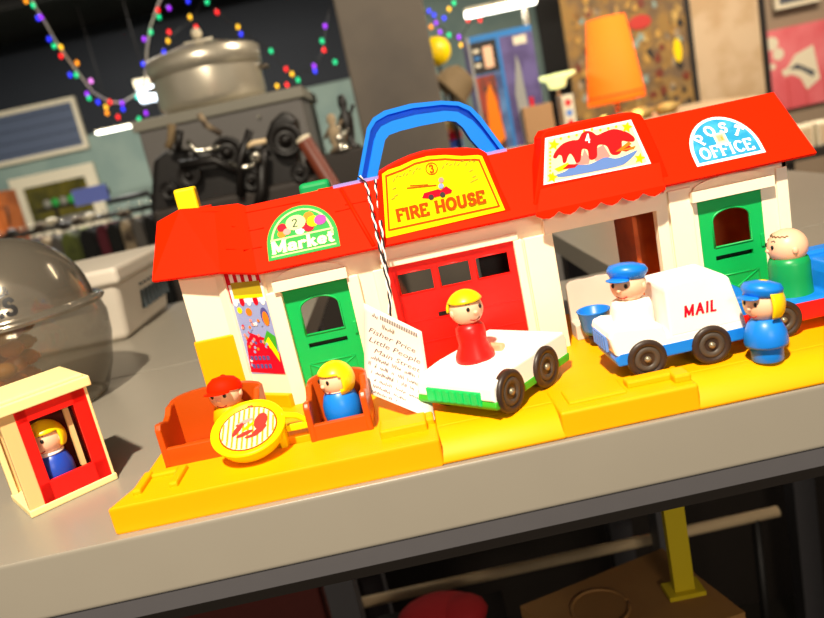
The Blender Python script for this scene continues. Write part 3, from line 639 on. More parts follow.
for (x, y, a_, l_, w2, m_) in ((-.7, .0, 60, 1.3, .42, 'mouth'), (-.2, -.5, 20, 1.2, .4, 'mouth'), (.85, .4, 80, 1.5, .9, 'mouth'), (.75, -.45, 40, 1.3, .5, 'mouth'), (-.2, .65, 15, 1.1, .35, 'pink'), (0, .1, 40, 1.0, .3, 'sign_yellow'), (-.5, .45, 10, .8, .28, 'mouth'), (.3, -.8, 10, 1.0, .3, 'mouth')):
    ca, sa = math.cos(math.radians(a_)), math.sin(math.radians(a_)); gs.poly([(x + u * ca - v * sa, y + u * sa + v * ca) for u, v in arc(0, 0, l_ / 2, w2 / 2, 0, 345, 14)], m_, gm, .03 + .002 * a_ / 10)
gs.build('grill_picture', g)
q_ = MB(); q_.box(2.3, 3.8, .9, 1.5, .9, 1.35, 'bright_yellow'); q_.tube([(2.2, .7, 2.3), (3.2, 1.0, 1.9), (3.9, 1.2, 1.2)], .22, 'bright_yellow', 8); q_.build('side_handle', g, bevel=.1)
for x in (-1.6, 1.7): MB().box(x, x + .5, .6, 1.8, -.2, 1.3, 'bright_yellow').build('leg', g, bevel=.08)

# ================================================================ VEHICLES
def wheel(t, x, y, z, r, w_, side):
    q_ = MB(); X = Matrix.Rotation(PI / 2 * side, 4, 'X')
    q_.lathe([(0, -w_), (r * .9, -w_), (r, -w_ * .85), (r, -.12), (r * .93, 0), (r * .72, .0), (r * .66, -.12), (r * .3, -.14), (0, -.14)], (x, y, z), 'tyre', 40, X)
    o = q_.build('wheel', t)
    q_ = MB(); q_.lathe([(r * .66, -.11), (r * .62, -.03), (r * .42, -.03), (r * .36, -.13)], (x, y, z), 'rim', 32, X); q_.build('wheel_rim', o)
    q_ = MB(); q_.lathe([(r * .16, -.14), (r * .16, .02), (0, .1)], (x, y, z), 'hub', 16, X); q_.build('axle_cap', o)
# white convertible. local x = along length (rear +), y = width (+ = far side)
ang = math.radians(46)
car = thing('toy_car', 'white and green open toy car with dark wheels in front of the red garage door', 'toy car', (24.9, 1.0, ZP), ang)
L_, Wd = 9.1, 6.7
q_ = MB(); side = [(0, .75), (L_, .75), (L_ + .1, 1.35), (0, 1.35), (-.15, 1.0)]
q_.prism(side, 'y', 0, Wd, 'leaf_green'); q_.build('chassis', car, bevel=.1)
q_ = MB(); side = [(-.1, 1.3), (L_, 1.3), (L_ + .15, 2.4), (L_ - .2, 3.0), (5.4, 3.05), (4.9, 2.85), (2.8, 2.85), (.5, 2.6), (0, 2.35)]
q_.prism(side, 'y', .05, Wd - .05, 'white'); q_.build('car_body', car, bevel=.2, seg=3)
q_ = MB(); q_.box(4.9, 5.4, 2.6, 4.9, 2.7, 3.35, 'peach'); q_.build('seat_ridge', car, bevel=.15)
q_ = MB(); q_.box(-.2, 0, 1.1, Wd - 1.0, 1.0, 1.95, 'grille_green')
for k in range(7): q_.box(-.27, -.1, 1.3 + k * .6, 1.55 + k * .6, 1.1, 1.85, 'grille_green')
q_.build('grille', car, bevel=.04)
for x in (1.6, 5.95):
    wheel(car, x, -.22, 1.46, 1.46, .6, 1); wheel(car, x, Wd - 1.0, 1.25, 1.25, .6, -1)
cm = Matrix.Translation((24.9, 1.0, ZP)) @ Matrix.Rotation(ang, 4, 'Z')
fpz = cm @ Vector((3.55, 3.95, 0))
figure('blonde toy figure in a red dress riding in the white and green car', (fpz.x, fpz.y, ZP + 2.45), .45, body='figure_red', hair=('hair_yellow', lambda c_: c_.z > .42 or (c_.y > .25 and c_.z > .05), 1.1), shape='dress', hs=1.0, zh=3.95)

# mail truck : local origin front near corner
tr = thing('toy_mail_truck', 'white toy mail truck with red MAIL lettering and blue lower trim', 'toy truck', (33.35, 3.0, ZP), math.radians(1.5))
Wd = 4.0
q_ = MB(); q_.prism([(0.1, 1.15), (8.6, 1.15), (8.8, 2.0), (.2, 2.0), (-.1, 1.6)], 'y', 0, Wd, 'blue'); q_.build('chassis', tr, bevel=.12)
q_ = MB(); q_.prism([(0, 1.9), (8.95, 1.9), (8.8, 2.6), (3.6, 2.6), (3.3, 3.4), (.5, 3.75), (-.15, 3.6), (-.3, 3.2)], 'y', .03, Wd - .03, 'white'); q_.build('truck_body', tr, bevel=.2, seg=3)
q_ = MB(); q_.prism([(3.75, 2.4), (8.85, 2.4), (8.05, 5.55), (7.55, 5.95), (3.95, 5.85), (3.75, 5.6)], 'y', .03, Wd - .03, 'white'); co = q_.build('cargo_box', tr, bevel=.15, seg=3)
q_ = MB(); q_.box(-.42, -.2, .7, 3.3, 2.1, 3.2, 'sundae_blue')
for k in range(5): q_.box(-.5, -.3, .9 + k * .5, 1.1 + k * .5, 2.2, 3.1, 'sundae_blue')
q_.build('grille', tr, bevel=.04)
q_ = MB(); write(q_, 'MAIL', 4.8, 3.6, .68, 'crimson', plane_map((0, .0, 0), (1, 0, 0), (0, 0, 1)), .005, w=.24, sp=.18, serif=False, width=2.15, shear=.12); q_.build('mail_lettering', tr)
for x in (2.0, 6.35): wheel(tr, x, -.2, 1.32, 1.32, .6, 1); wheel(tr, x, Wd + .2, 1.32, 1.32, .6, -1)
figure('toy mail carrier in blue cap and white coat riding in the mail truck', (35.35, 4.9, ZP + 2.1), -.85, body='white', hat='postal', shape='straight', hs=1.0, zh=3.95)

# standing figure
figure('toy figure in blue with cap and yellow hair standing before the mail truck', (42.75, 1.95, ZP + .02), -1.25, body='blue', hair=('hair_yellow', lambda c_: c_.y > -.28 and c_.z > -.55, 1.17), hat='postal', shape='skirt', hs=1.08, zh=3.95).scale = (.86, .86, .96)

# blue and red car on the right
c3 = thing('toy_car', 'blue and red toy car behind the standing figure at the right edge', 'toy car', (42.3, 5.0, ZP), 0)
Wd = 5.2
q_ = MB(); q_.prism([(0, .9), (10.5, .9), (10.5, 2.2), (0, 2.2), (-.15, 1.5)], 'y', 0, Wd, 'figure_red'); q_.build('chassis', c3, bevel=.12)
q_ = MB(); q_.prism([(0, 2.1), (10.5, 2.1), (10.7, 4.2), (7.3, 4.3), (6.9, 3.6), (6.6, 2.4), (2.9, 2.4), (1.8, 3.3), (.2, 3.2)], 'y', .02, Wd - .02, 'blue'); q_.build('car_body', c3, bevel=.22, seg=3)
q_ = MB(); q_.box(6.6, 9.9, 3.6, Wd, 3, 4.6, 'blue'); q_.build('seat_back', c3, bevel=.2)
for x in (3.2, 8.4): wheel(c3, x, -.2, 1.3, 1.3, .6, 1); wheel(c3, x, Wd + .2, 1.3, 1.3, .6, -1)
figure('bald toy figure in green riding in the blue and red car', (47.35, 7.1, ZP + 2.1), -1.7, body='bottle_green', shape='straight', hs=1.12, zh=3.65, brow=True)

# soda counter and blue tub seat in the open shop
ctr = thing('toy_counter', 'cream toy counter panel with rounded top corners in the open shop doorway', 'toy counter', (35.4, 15.2, ZP))
pts = [(-2.0, 0), (2.6, 0), (2.6, 4.0)] + arc(2.1, 4.0, .5, .5, 0, 90, 6) + arc(-1.5, 4.0, .5, .5, 90, 180, 6)
q_ = MB(); q_.prism(pts, 'y', 0, .5, 'bin_white'); q_.build('panel', ctr, bevel=.1)
q_ = MB(); q_.box(-2.1, 2.6, -1.6, 0, 0, 1.3, 'bin_white'); q_.build('counter_ledge', ctr, bevel=.1)
cup = thing('toy_tub_seat', 'small blue round tub seat on a dark foot in front of the cream counter', 'toy seat', (34.5, 12.0, ZP)); cup.scale = (.92, .92, .92)
q_ = MB(); q_.lathe([(0, 0), (.7, 0), (.7, .9), (.35, 1.0), (0, 1.0)], (0, 0, 0), 'tyre', 24); q_.build('foot', cup)
q_ = MB(); q_.lathe([(0, 1.0), (.95, 1.0), (1.12, 1.4), (1.35, 2.9), (1.42, 3.0), (1.32, 3.05), (1.2, 2.95), (1.0, 1.6), (0, 1.5)], (0, 0, 0), 'blue', 32); q_.build('tub', cup)

# ================================================================ PRICE TAG on its string
tg = thing('price_tag', 'white handwritten price tag hanging on a black and white string', 'price tag', (0, 0, 0))
TL, TR, BR, BL = PY(363.7, 303, 9.2), PY(421.6, 331.5, 4.9), PY(434.7, 420, 3.2), PY(364.8, 391.6, 8.0)
base = (TL + TR + BR + BL) / 4
tg.location = (base + Vector((0, 0, TOP))) * S
def tm(u, v, l):
    t_, b_ = (363.7 + 57.9 * u, 303 + 28.5 * u), (364.8 + 69.9 * u, 391.6 + 28.4 * u)
    w_ = 1 - v; px, py = t_[0] + (b_[0] - t_[0]) * w_, t_[1] + (b_[1] - t_[1]) * w_
    yt, yb_ = 9.2 - 1.4 * u, 8.2 - 5.6 * u
    return PY(px, py, yt + (yb_ - yt) * max(0, w_) ** 4 - l) - base
q_ = MB(); nst = 12; vs = [tm(i / nst, j / nst, .12 * math.sin(PI * i / nst)) for j in range(nst + 1) for i in range(nst + 1)]
q_.add(vs, [(j * (nst + 1) + i, j * (nst + 1) + i + 1, (j + 1) * (nst + 1) + i + 1, (j + 1) * (nst + 1) + i) for j in range(nst) for i in range(nst)], 'paper', True); q_.build('paper_tag', tg, solid=.03)
q_ = MB(); tm2 = lambda u, v, l: tm(u, v, .12 * math.sin(PI * min(1, max(0, u))) + l)
rows = [('Fisher Price', .06, .70, .085, .78), ('Little People', .06, .595, .085, .84), ('Main Street', .14, .49, .08, .74)]
for s_, u, v, h_, w_ in rows: print_text(q_, s_, u, v, h_, 'pencil', tm2, .03, width=w_, shear=.35)
rr = random.Random(21)
def scrawl(u, u1, v, h_, m_):   # handwriting too faint to read
    pts = []
    while u < u1:
        pts += [(u, v + h_ * rr.uniform(0, .25)), (u + .012, v + h_ * rr.uniform(.4, 1.0))]; u += rr.uniform(.018, .03)
        if rr.random() < .16: line_strip(q_, pts, .0075, m_, tm2, .03); pts = []; u += .04
    if len(pts) > 1: line_strip(q_, pts, .0075, m_, tm2, .03)
for u, u1, v, h_, m_ in ((.3, .5, .8, .07, 'hat_tan'), (.1, .85, .4, .06, 'pencil'), (.06, .9, .32, .055, 'pencil'), (.1, .8, .24, .06, 'pencil'), (.14, .9, .16, .05, 'pencil'), (.12, .94, .085, .045, 'pencil'), (.1, .96, .025, .035, 'pencil')): scrawl(u, u1, v, h_, m_)
for k in range(22): q_.add([tm2(a_, b_, .03) for a_, b_ in ((.28 + k * .029, .9), (.296 + k * .029, .9), (.296 + k * .029, .95), (.28 + k * .029, .95))], [(0, 1, 2, 3)], 'ink')
scrawl(.14, .24, .88, .07, 'pencil')
q_.build('tag_writing', tg)
def twisted(name, path, r):
    pts = []
    path = [Vector(p) for p in path]
    for a_, b_ in zip(path[:-1], path[1:]):
        n_ = max(2, int((b_ - a_).length / .12)); pts += [a_.lerp(b_, k / n_) for k in range(n_)]
    pts.append(path[-1])
    for ph, m_ in ((0, 'string_white'), (PI, 'string_black')):
        q_ = MB(); q_.tube([p_ - base + Vector((math.cos(ph + k * .42), .6 * math.sin(ph + k * .42), .15 * math.sin(ph + k * .42))) * r * .75 for k, p_ in enumerate(pts)], r * .8, m_, 6)
        q_.build('string_strand', tg)
twisted('s', [PY(359, 176, 15.6), PY(366, 183, 15.6), PY(371, 205, 13.4), PY(378, 240, 11.0), PY(386, 275, 10.4), PY(390, 300, 10.0), PY(389, 314, 9.8)], .09)
twisted('s', [PY(375, 180, 15.6), PY(380, 215, 12.6), PY(383, 245, 11.0), PY(389, 285, 10.3), PY(391, 303, 10.0), PY(390, 318, 9.8)], .09)

# ================================================================ PHONE BOOTH
bo0 = Vector((-8.24, 5.46, 0)); bo1 = Vector((-3.57, 9.37, 0)); ba = math.atan2(bo1.y - bo0.y, bo1.x - bo0.x); BW = (bo1 - bo0).length
bt = thing('toy_phone_booth', 'cream toy phone booth with a red door left of the toy street', 'toy phone booth', tuple(bo0), ba)
BD = 5.2; BH = 7.6
q_ = MB(); q_.box(-.1, BW + .1, -.1, BD, 0, .55, 'booth_cream'); q_.build('floor_plate', bt, bevel=.1)
for x, y, w_ in ((0, 0, 1.05), (BW - .28, 0, .28), (0, BD - .5, .4), (BW - .4, BD - .5, .4)):
    q_ = MB(); q_.box(x, x + w_, y, y + .5, .4, BH, 'booth_cream_shaded' if w_ > 1 else 'booth_cream'); q_.build('corner_post', bt, bevel=.06)
q_ = MB(); q_.box(0, .25, .05, .3, .4, BH, 'booth_cream'); q_.build('edge_strip', bt, bevel=.05)
q_ = MB(); q_.box(-.35, BW + .3, -.4, BD + .3, BH, BH + .75, 'booth_cream'); rf = q_.build('booth_roof', bt, bevel=.08)
q_ = MB(); q_.box(-.05, BW, -.05, BD, BH + .7, BH + 1.0, 'booth_cream'); q_.build('roof_step', rf, bevel=.1)
q_ = MB(); q_.box(0, BW, BD - .2, BD, .4, BH, 'booth_cream_shaded'); q_.build('back_wall', bt)
dx0, dx1 = 1.05, BW - .28; q_ = MB(); m_ = 'door_red'
q_.box(dx0, dx0 + .75, -.02, .3, .45, BH, m_); q_.box(dx1 - .95, dx1, -.02, .3, .45, BH, m_); q_.box(dx0, dx1, -.02, .3, .45, 2.0, m_); q_.box(dx0, dx1, -.02, .3, 6.6, BH, m_)
do = q_.build('booth_door', bt, bevel=.05)
q_ = MB(); q_.box(dx1 - 1.5, dx1 - 1.15, .9, 1.3, 1.8, 6.6, 'booth_cream_shaded'); q_.build('inner_bar', bt)
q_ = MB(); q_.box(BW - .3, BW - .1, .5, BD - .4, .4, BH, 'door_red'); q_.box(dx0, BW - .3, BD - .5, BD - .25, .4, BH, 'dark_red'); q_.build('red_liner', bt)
bm_ = Matrix.Translation(bo0) @ Matrix.Rotation(ba, 4, 'Z'); fp_ = bm_ @ Vector((2.75, 1.75, 0))
figure('toy figure in dark blue with golden hair inside the phone booth', (fp_.x, fp_.y, .57), -.15, body='deep_blue', hair=('hair_yellow', page, 1.12), shape='cone', hs=1.02, zh=3.95, collar=True)

# ================================================================ GLOSSY JAR
JY = 34.5; jc = PY(14, 315, JY); rj = 77 / FPX * (jc - CAM).dot(cF)
jar = thing('candy_jar', 'large glossy grey domed jar with black lettering behind the phone booth', 'jar', (jc.x, jc.y, 0))
q_ = MB(); q_.lathe([(rj * 1.1, -.35), (rj * 1.13, 0), (rj * 1.09, .3), (rj * 1.0, .25)] + [(rj * math.cos(math.radians(a_)), rj * math.sin(math.radians(a_))) for a_ in range(4, 91, 4)], (0, 0, jc.z), 'jar_dome', 72); dm = q_.build('dome_lid', jar)
hb = jc.z - .3; q_ = MB(); q_.lathe([(0, .05), (rj * .75, .05), (rj * .84, .4), (rj * .98, hb * .3), (rj * 1.08, hb * .62), (rj * 1.1, hb * .85), (rj * 1.05, hb)], (0, 0, 0), 'jar_bowl', 72); q_.build('bowl', jar)
q_ = MB(); q_.lathe([(rj * .78, .3), (rj * .8, .1), (rj * .7, .05)], (0, 0, 0), 'chrome', 48); q_.build('foot_ring', jar)
def jm(u, v, l):   # wraps lettering round the dome
    az = u / rj; el = v / rj; dirv = Vector((CAM.x - jc.x, CAM.y - jc.y)).normalized(); th = math.atan2(dirv.y, dirv.x) + az
    return Vector(((rj + l) * math.cos(el) * math.cos(th), (rj + l) * math.cos(el) * math.sin(th), jc.z + (rj + l) * math.sin(el)))
q_ = MB(); write(q_, 'CANNONS'[4:], -2.0, .95, 1.5, 'black', jm, .03, w=.26, sp=.14) if False else write(q_, 'NS', -2.05, 1.0, 1.55, 'black', jm, .03, w=.26, sp=.14)
write(q_, 'A', -1.9, 3.0, 1.9, 'black', jm, .03, w=.32); write(q_, '&', -.35, 3.0, .8, 'black', jm, .03, w=.14)
q_.build('jar_lettering', dm)
rr = random.Random(5)
slots = []
for lay in range(6):
    for i in range(-3, 2):
        for j in range(-3, 0):
            x, y = i * 2.7 + .3 * lay, j * 2.4 + .4 * (lay % 2)
            if math.hypot(x, y) < rj * .86 and x < rj * .36: slots.append((x, y, 1.05 + lay * 1.7))
hue = {'candy_orange': 'orange', 'candy_tan': 'tan', 'candy_pink': 'pink', 'candy_red': 'red'}
for x, y, z_ in slots:
    m_ = rr.choice(['candy_orange', 'candy_orange', 'candy_orange', 'candy_tan', 'candy_pink', 'candy_red'])
    q_ = MB(); q_.ell((0, 0, 0), 1.2, 1.1, .86, m_, 14, 8)
    for s in (-1, 1): q_.lathe([(.06, 0), (.32, .24)], (0, 0, 0), m_, 10, Matrix.Translation((s * 1.1, 0, 0)) @ Matrix.Rotation(s * PI / 2, 4, 'Y'))
    tag(q_.build('wrapped_sweet', None, (jc.x + x, jc.y + y, z_), (0, 0, rr.uniform(-.2, .2))), hue[m_] + ' wrapped sweet heaped inside the grey domed jar', 'sweet', hue[m_] + ' sweets in the domed jar')

# ================================================================ WHITE BIN
bn = thing('plastic_bin', 'white plastic storage bin with slotted side on the rear left bench', 'bin', (-29, 60, 0))
q_ = MB(); x1 = 10.3; x0 = -10
def bring(i): return [(x0 + i, i), (x1 - i, i), (x1 - i, 24 - i), (x0 + i, 24 - i)]
q_.hexa([(x, y, 0) for x, y in bring(1.6)] + [(x, y, 9.4) for x, y in bring(.35)], 'bin_white'); q_.build('bin_body', bn, bevel=1.0, seg=4)
q_ = MB(); q_.prism(bring(-.25), 'z', 8.3, 10.8, 'bin_white'); q_.build('bin_lid', bn, bevel=.7, seg=4)
q_ = MB()
for k in range(7): q_.box(x1 - 1.4, x1 - .45, 9.4 + k * 1.9, 9.95 + k * 1.9, 2.8, 5.6, 'vent_dark'); q_.box(x1 - 1.2, x1 - .3, 9.4 + k * 1.9, 9.8 + k * 1.9, 6.4, 6.7, 'vent_dark')
q_.build('vent_slots', bn)

# ================================================================ BACKGROUND
def rect(px0, py0, px1, py1, y):   # axis-aligned x/z extents seen between two pixels at depth y
    a_ = PY(px0, py0, y); b_ = PY(px1, py1, y); return min(a_.x, b_.x), max(a_.x, b_.x), min(a_.z, b_.z), max(a_.z, b_.z)

# grey cabinet with pot on top
cy = 165
TLc, TRc = PY(133, 122, cy), PY(300, 86, cy)
x0, x1, zt = TLc.x, TRc.x, (TLc.z + TRc.z) / 2
cab = thing('steel_cabinet', 'grey steel cabinet with an overhanging lid under the aluminium pot', 'cabinet', ((x0 + x1) / 2, cy + 20, FL))
hw = (x1 - x0) / 2
q_ = MB(); q_.box(-hw + .5, hw - .5, -20, 24, 0, zt - FL - 3, 'steel_grey'); q_.build('body', cab, bevel=.5)
q_ = MB(); q_.box(-hw - .5, hw + .5, -21, 24, zt - FL - 3, zt - FL, 'steel_light'); q_.build('lid', cab, bevel=.4)
q_ = MB(); q_.cyl((hw * .45, -21.2, zt - FL - 5.5), (hw * .45, -20, zt - FL - 5.5), .5, 'chrome'); q_.build('lid_screw', cab)
# pot
pc = PY(215, 97, cy + 14); pr = 53 / FPX * (pc - CAM).dot(cF)
pot = thing('pressure_cooker', 'wide aluminium cooking pot with a domed lid on the grey cabinet', 'pot', (pc.x - .5, cy + 14, zt + .05))
q_ = MB(); q_.lathe([(0, 0), (pr * .88, 0), (pr * .95, .8), (pr, 2.4), (pr, 10)], (0, 0, 0), 'aluminium', 56); q_.build('pot_body', pot)
q_ = MB(); q_.lathe([(pr * 1.0, 9.9), (pr * 1.04, 10), (pr * 1.06, 14.6), (pr * 1.0, 15.2), (pr * .85, 15.6), (pr * .4, 17.6), (0, 18.2)], (0, 0, 0), 'aluminium', 56); q_.build('pot_lid', pot)
q_ = MB(); q_.cyl((0, 0, 18), (0, 0, 20), .8, 'pot_dark'); q_.ell((0, 0, 20.6), 1.5, 1.5, 1.5, 'trim_white'); q_.box(-4, 4, -.8, .8, 18, 18.8, 'aluminium'); q_.build('lid_knob', pot)
for s in (-1, 1):
    q_ = MB(); q_.tube([(s * pr * .98, -2, 8.5), (s * (pr + 2), -1.6, 8.2), (s * (pr + 2), 1.6, 8.2), (s * pr * .98, 2, 8.5)], .5, 'pot_dark', 8); q_.build('pot_handle', pot)

# black iron machine in front of the cabinet, on a stand
mz = PY(200, 214, 140).z - 12
ma = PY(225, 175, 138)
mc = thing('iron_machine', 'black iron machine of wheels and cranks before the grey cabinet', 'machine', (ma.x, 134, FL))
zz = lambda z: z - FL
def mp_(a, b, y=134): p_ = PY(a, b, y); return Vector((p_.x - ma.x, y - 134, p_.z - FL))
l_, r_ = mp_(150, 180), mp_(330, 160)
q_ = MB(); q_.box(l_.x, r_.x - 4, -6, 8, 0, mp_(220, 196).z, 'iron_brown'); q_.build('pedestal', mc, bevel=1)
q_ = MB(); P_ = [mp_(*t) for t in ((153, 214), (156, 160), (172, 148), (210, 150), (232, 142), (262, 150), (272, 122), (285, 110), (298, 120), (300, 160), (318, 205))]
q_.prism([(p_.x, p_.z) for p_ in P_], 'y', -3, 5, 'iron'); q_.build('housing', mc, bevel=1.2, seg=3)
for (a, b, rr_) in ((228, 152, 15), (286, 140, 16), (190, 175, 11), (252, 180, 10), (170, 190, 9), (300, 172, 9)):
    c_ = mp_(a, b, 128); k = rr_ / FPX * 170; q_ = MB(); q_.lathe([(0, 2.4), (k * .25, 2.2), (k * .3, .8), (k * .72, .5), (k * .78, 1.3), (k, 1.2), (k, -1), (0, -1)], c_, 'iron', 28, Matrix.Rotation(PI / 2, 4, 'X')); q_.build('flywheel', mc)
for pts, r2, m_ in (([(187, 141), (193, 147), (196, 151), (207, 150), (219, 147)], .55, 'chrome'), ([(199, 114), (206, 125), (221, 134)], .7, 'beige_cloth'), ([(228, 164), (240, 168), (252, 166), (257, 160)], .6, 'chrome'), ([(172, 124), (171, 140), (168, 148)], .9, 'hat_tan'), ([(243, 148), (254, 143), (266, 141)], .6, 'pipe_cream'), ([(180, 130), (178, 150)], .8, 'iron'), ([(262, 150), (262, 190), (258, 208)], 1.2, 'iron'), ([(180, 165), (215, 160), (240, 172)], 1.0, 'iron'), ([(240, 196), (240, 160), (250, 130)], .9, 'iron')):
    q_ = MB(); q_.tube([mp_(a, b, 126) for a, b in pts], r2, m_, 8); q_.build('crank', mc)
q_ = MB(); c_ = mp_(256, 157, 124); q_.lathe([(.5, 0), (1.2, 0), (1.2, 1), (.5, 1)], c_, 'chrome', 20, Matrix.Rotation(PI / 2, 4, 'X')); q_.build('washer', mc)
# reddish club leaning by the cabinet
a_, b_ = PY(304, 140, 122), PY(346, 196, 120); low = a_ + (b_ - a_) * ((FL - a_.z) / (b_.z - a_.z)) if b_.z < a_.z else b_
low = Vector((b_.x + 34, 118, FL + .2))
q_ = MB(); q_.cyl(a_ - low, (0, 0, 0), 1.7, 'wood_red', 20, 1.5); q_.lathe([(1.7, 0), (1.8, .3), (1.4, .8), (0, 1.0)], a_ - low, 'trim_white', 20, (a_ - low).to_track_quat('Z', 'Y').to_matrix().to_4x4())
tag(q_.build('wooden_pole', None, tuple(low)), 'reddish-brown wooden pole leaning right of the black machine', 'pole')
# figurines on a stand right of the cabinet
st = PY(345, 190, 150)
q_ = MB(); q_.box(-9, 7, -6, 8, 0, PY(345, 150, 150).z - FL, 'iron_brown')
tag(q_.build('display_stand', None, (st.x + 1, 152, FL), bevel=.5), 'dark stand between the grey cabinet and the pillar', 'stand')
zs_ = PY(345, 150, 150).z
for (px, py, h_, m_, lb) in ((331, 118, 9, 'beige_cloth', 'tan figurine standing beside the grey cabinet'), (344, 112, 13, 'iron', 'dark figurine standing against the pillar'), (338, 130, 6, 'chrome', 'small shiny figurine in front of its darker neighbours')):
    p_ = PY(px, py, 148); q_ = MB(); q_.lathe([(0, 0), (2.2, 0), (2.0, .6), (1.1, 1.2), (1.6, h_ * .4), (1.9, h_ * .6), (.8, h_ * .72), (1.2, h_ * .85), (.9, h_), (0, h_ * 1.04)], (0, 0, 0), m_, 18); q_.tube([(-2.6, 0, h_ * .4), (-1.2, 0, h_ * .62), (1.2, 0, h_ * .62), (2.6, -.4, h_ * .8)], .5, m_, 6)
    tag(q_.build('figurine', None, (p_.x, 148 + (2 if m_ == 'iron' else -1), zs_ + .05)), lb, 'figurine')

# back wall window, slatted picture, navy panel
def frame_thing(px, y, tw, m_frame, m_in, name, label, cat, depth=3, slats=0, structure=False):
    P_ = [PY(a, b, y) for a, b in px]; x0 = (P_[0].x + P_[3].x) / 2; x1 = (P_[1].x + P_[2].x) / 2; z1 = (P_[0].z + P_[1].z) / 2; z0 = (P_[2].z + P_[3].z) / 2
    cx, cz = (x0 + x1) / 2, (z0 + z1) / 2; hx, hz = (x1 - x0) / 2, (z1 - z0) / 2
    t = thing(name, label, cat, (cx, y + depth / 2, cz))
    q_ = MB()
    for a in ((-hx, hx, hz - tw, hz), (-hx, hx, -hz, -hz + tw), (-hx, -hx + tw, -hz + tw, hz - tw), (hx - tw, hx, -hz + tw, hz - tw)): q_.box(a[0], a[1], -depth / 2, depth / 2, a[2], a[3], m_frame)
    q_.build('frame', t)
    q_ = MB(); q_.box(-hx + tw * .9, hx - tw * .9, 0, depth / 2, -hz + tw * .9, hz - tw * .9, m_in)
    for k in range(slats): z_ = -hz + tw + (2 * hz - 2 * tw) * (k + .5) / slats; q_.box(-hx + tw, hx - tw, -.3, 0, z_ - .35, z_ + .35, 'navy')
    q_.build('pane', t); return t, hx, hz
t, hx, hz = frame_thing([(-60, 126), (74, 95), (87, 146), (-50, 180)], WY - 7, 4, 'trim_white', 'slat', 'louvred_panel', 'dark blue louvred panel in a cream frame high on the back wall', 'wall panel', 4, 4)
t, hx, hz = frame_thing([(10, 180), (91, 162), (112, 225), (28, 250)], WY - 7, 11, 'trim_white', 'glass_dark', 'window_1', None, None, 4)
for k_ in ('label', 'category'):
    if k_ in t: del t[k_]
t['kind'] = 'structure'
q_ = MB()
for a_, b_, c_, d_, m_ in ((-.7, .75, -.55, -.35, 'steel_grey'), (-.2, -.1, -.8, -.1, 'iron'), (-.6, .7, -.1, 0, 'iron')): q_.box(hx * a_, hx * b_, -.5, .1, hz * c_, hz * d_, m_)
for k in range(5): q_.ell((-hx * .3 + k * 8, -1, hz * .1), 4, 1, 4, 'sign_green' if k % 2 else 'steel_light', 10, 8)
q_.build('goods_beyond', t)
x0, x1, z0, z1 = rect(-70, 20, 330, 20, WY - 2); zb = PY(110, 130, WY).z
struct(MB().box(-480, 60, WY - 2, WY, zb, 172, 'navy'), 'trim_1')
# lamp strips
def lamp(p0, p1, y, th, label, m='tube', extra=None):
    a_, b_ = PY(*p0, y), PY(*p1, y); c_ = (a_ + b_) / 2; zc = c_.z
    t = thing('ceiling_lamp', label, 'lamp', (c_.x, y, zc)); hx = abs(b_.x - a_.x) / 2
    MB().box(-hx, hx, -4, 4, th * .5, th, 'trim_white').build('housing', t)
    MB().box(-hx, hx, -3, 3, -th * .5, th * .5, m).build('tube', t, bevel=th * .2)
    q_ = MB(); q_.cyl((0, 0, th), (0, 0, 172 - zc), .3, 'frame_black', 8); q_.build('hanger', t); return t
lamp((465, 13), (536, 3), 420, 3.4, 'bright white strip lamp above the toy boxes')
lamp((97, 133), (131, 126), 560, 1.6, 'narrow cream strip lamp low beneath the looped lights')
lamp((139, 97), (160, 91), 520, 11, 'short bluish lamp behind the aluminium pot', 'lamp_blue_white')
# ceiling beams
for k, (y_, z_) in enumerate(((260, 150), (380, 156), (520, 158))):
    struct(MB().box(-480, 520, y_, y_ + 10, z_, 172, 'ceiling_dark'), 'trim_%d' % (k + 2))

# string lights
B1 = [(26, 1, 'o'), (33, 5, 'g'), (38, 18, 'b'), (41, 17, 'p'), (49, 39, 'b'), (54, 46, 'g'), (61, 47, 'y'), (61, 56, 'r'), (77, 63, 'o'), (70, 75, 'b'), (76, 75, 'g'), (91, 81, 'k'), (87, 94, 'p'), (89, 98, 'g'), (98, 102, 'b'), (106, 107, 'y'), (107, 113, 'o'), (110, 102, 'r'), (122, 103, 'p'), (123, 109, 'b'), (118, 117, 'r'), (137, 97, 't'), (145, 88, 'r'), (146, 113, 'p'), (139, 119, 'g'), (143, 64, 'b'), (149, 64, 'y'), (144, 39, 'p'), (151, 32, 'g'), (158, 10, 'r'), (159, 17, 'g'), (169, 8, 'p')]
W1 = [(30, -6), (36, 8), (45, 22), (58, 45), (76, 70), (93, 92), (110, 102), (122, 103), (138, 93), (145, 80), (147, 50), (150, 28), (158, 5), (165, -10)]
B2 = [(169, 32, 'r'), (168, 41, 'y'), (164, 52, 'b'), (190, 17, 'y'), (196, 27, 'r'), (188, 1, 'b'), (207, 2, 'g'), (217, 12, 'r'), (238, 27, 'y'), (241, 34, 'b'), (271, 51, 'g'), (286, 69, 'r'), (292, 74, 'y'), (298, 80, 'g'), (277, 86, 'y'), (287, 85, 'r'), (314, 66, 'p'), (315, 71, 'b'), (324, 50, 'r'), (322, 41, 'g'), (325, 26, 'p'), (335, 62, 'g')]
W2 = [(160, 60), (170, 36), (192, 20), (205, -4), (216, 10), (240, 30), (270, 50), (290, 74), (314, 70), (324, 50), (326, 26), (330, 8)]
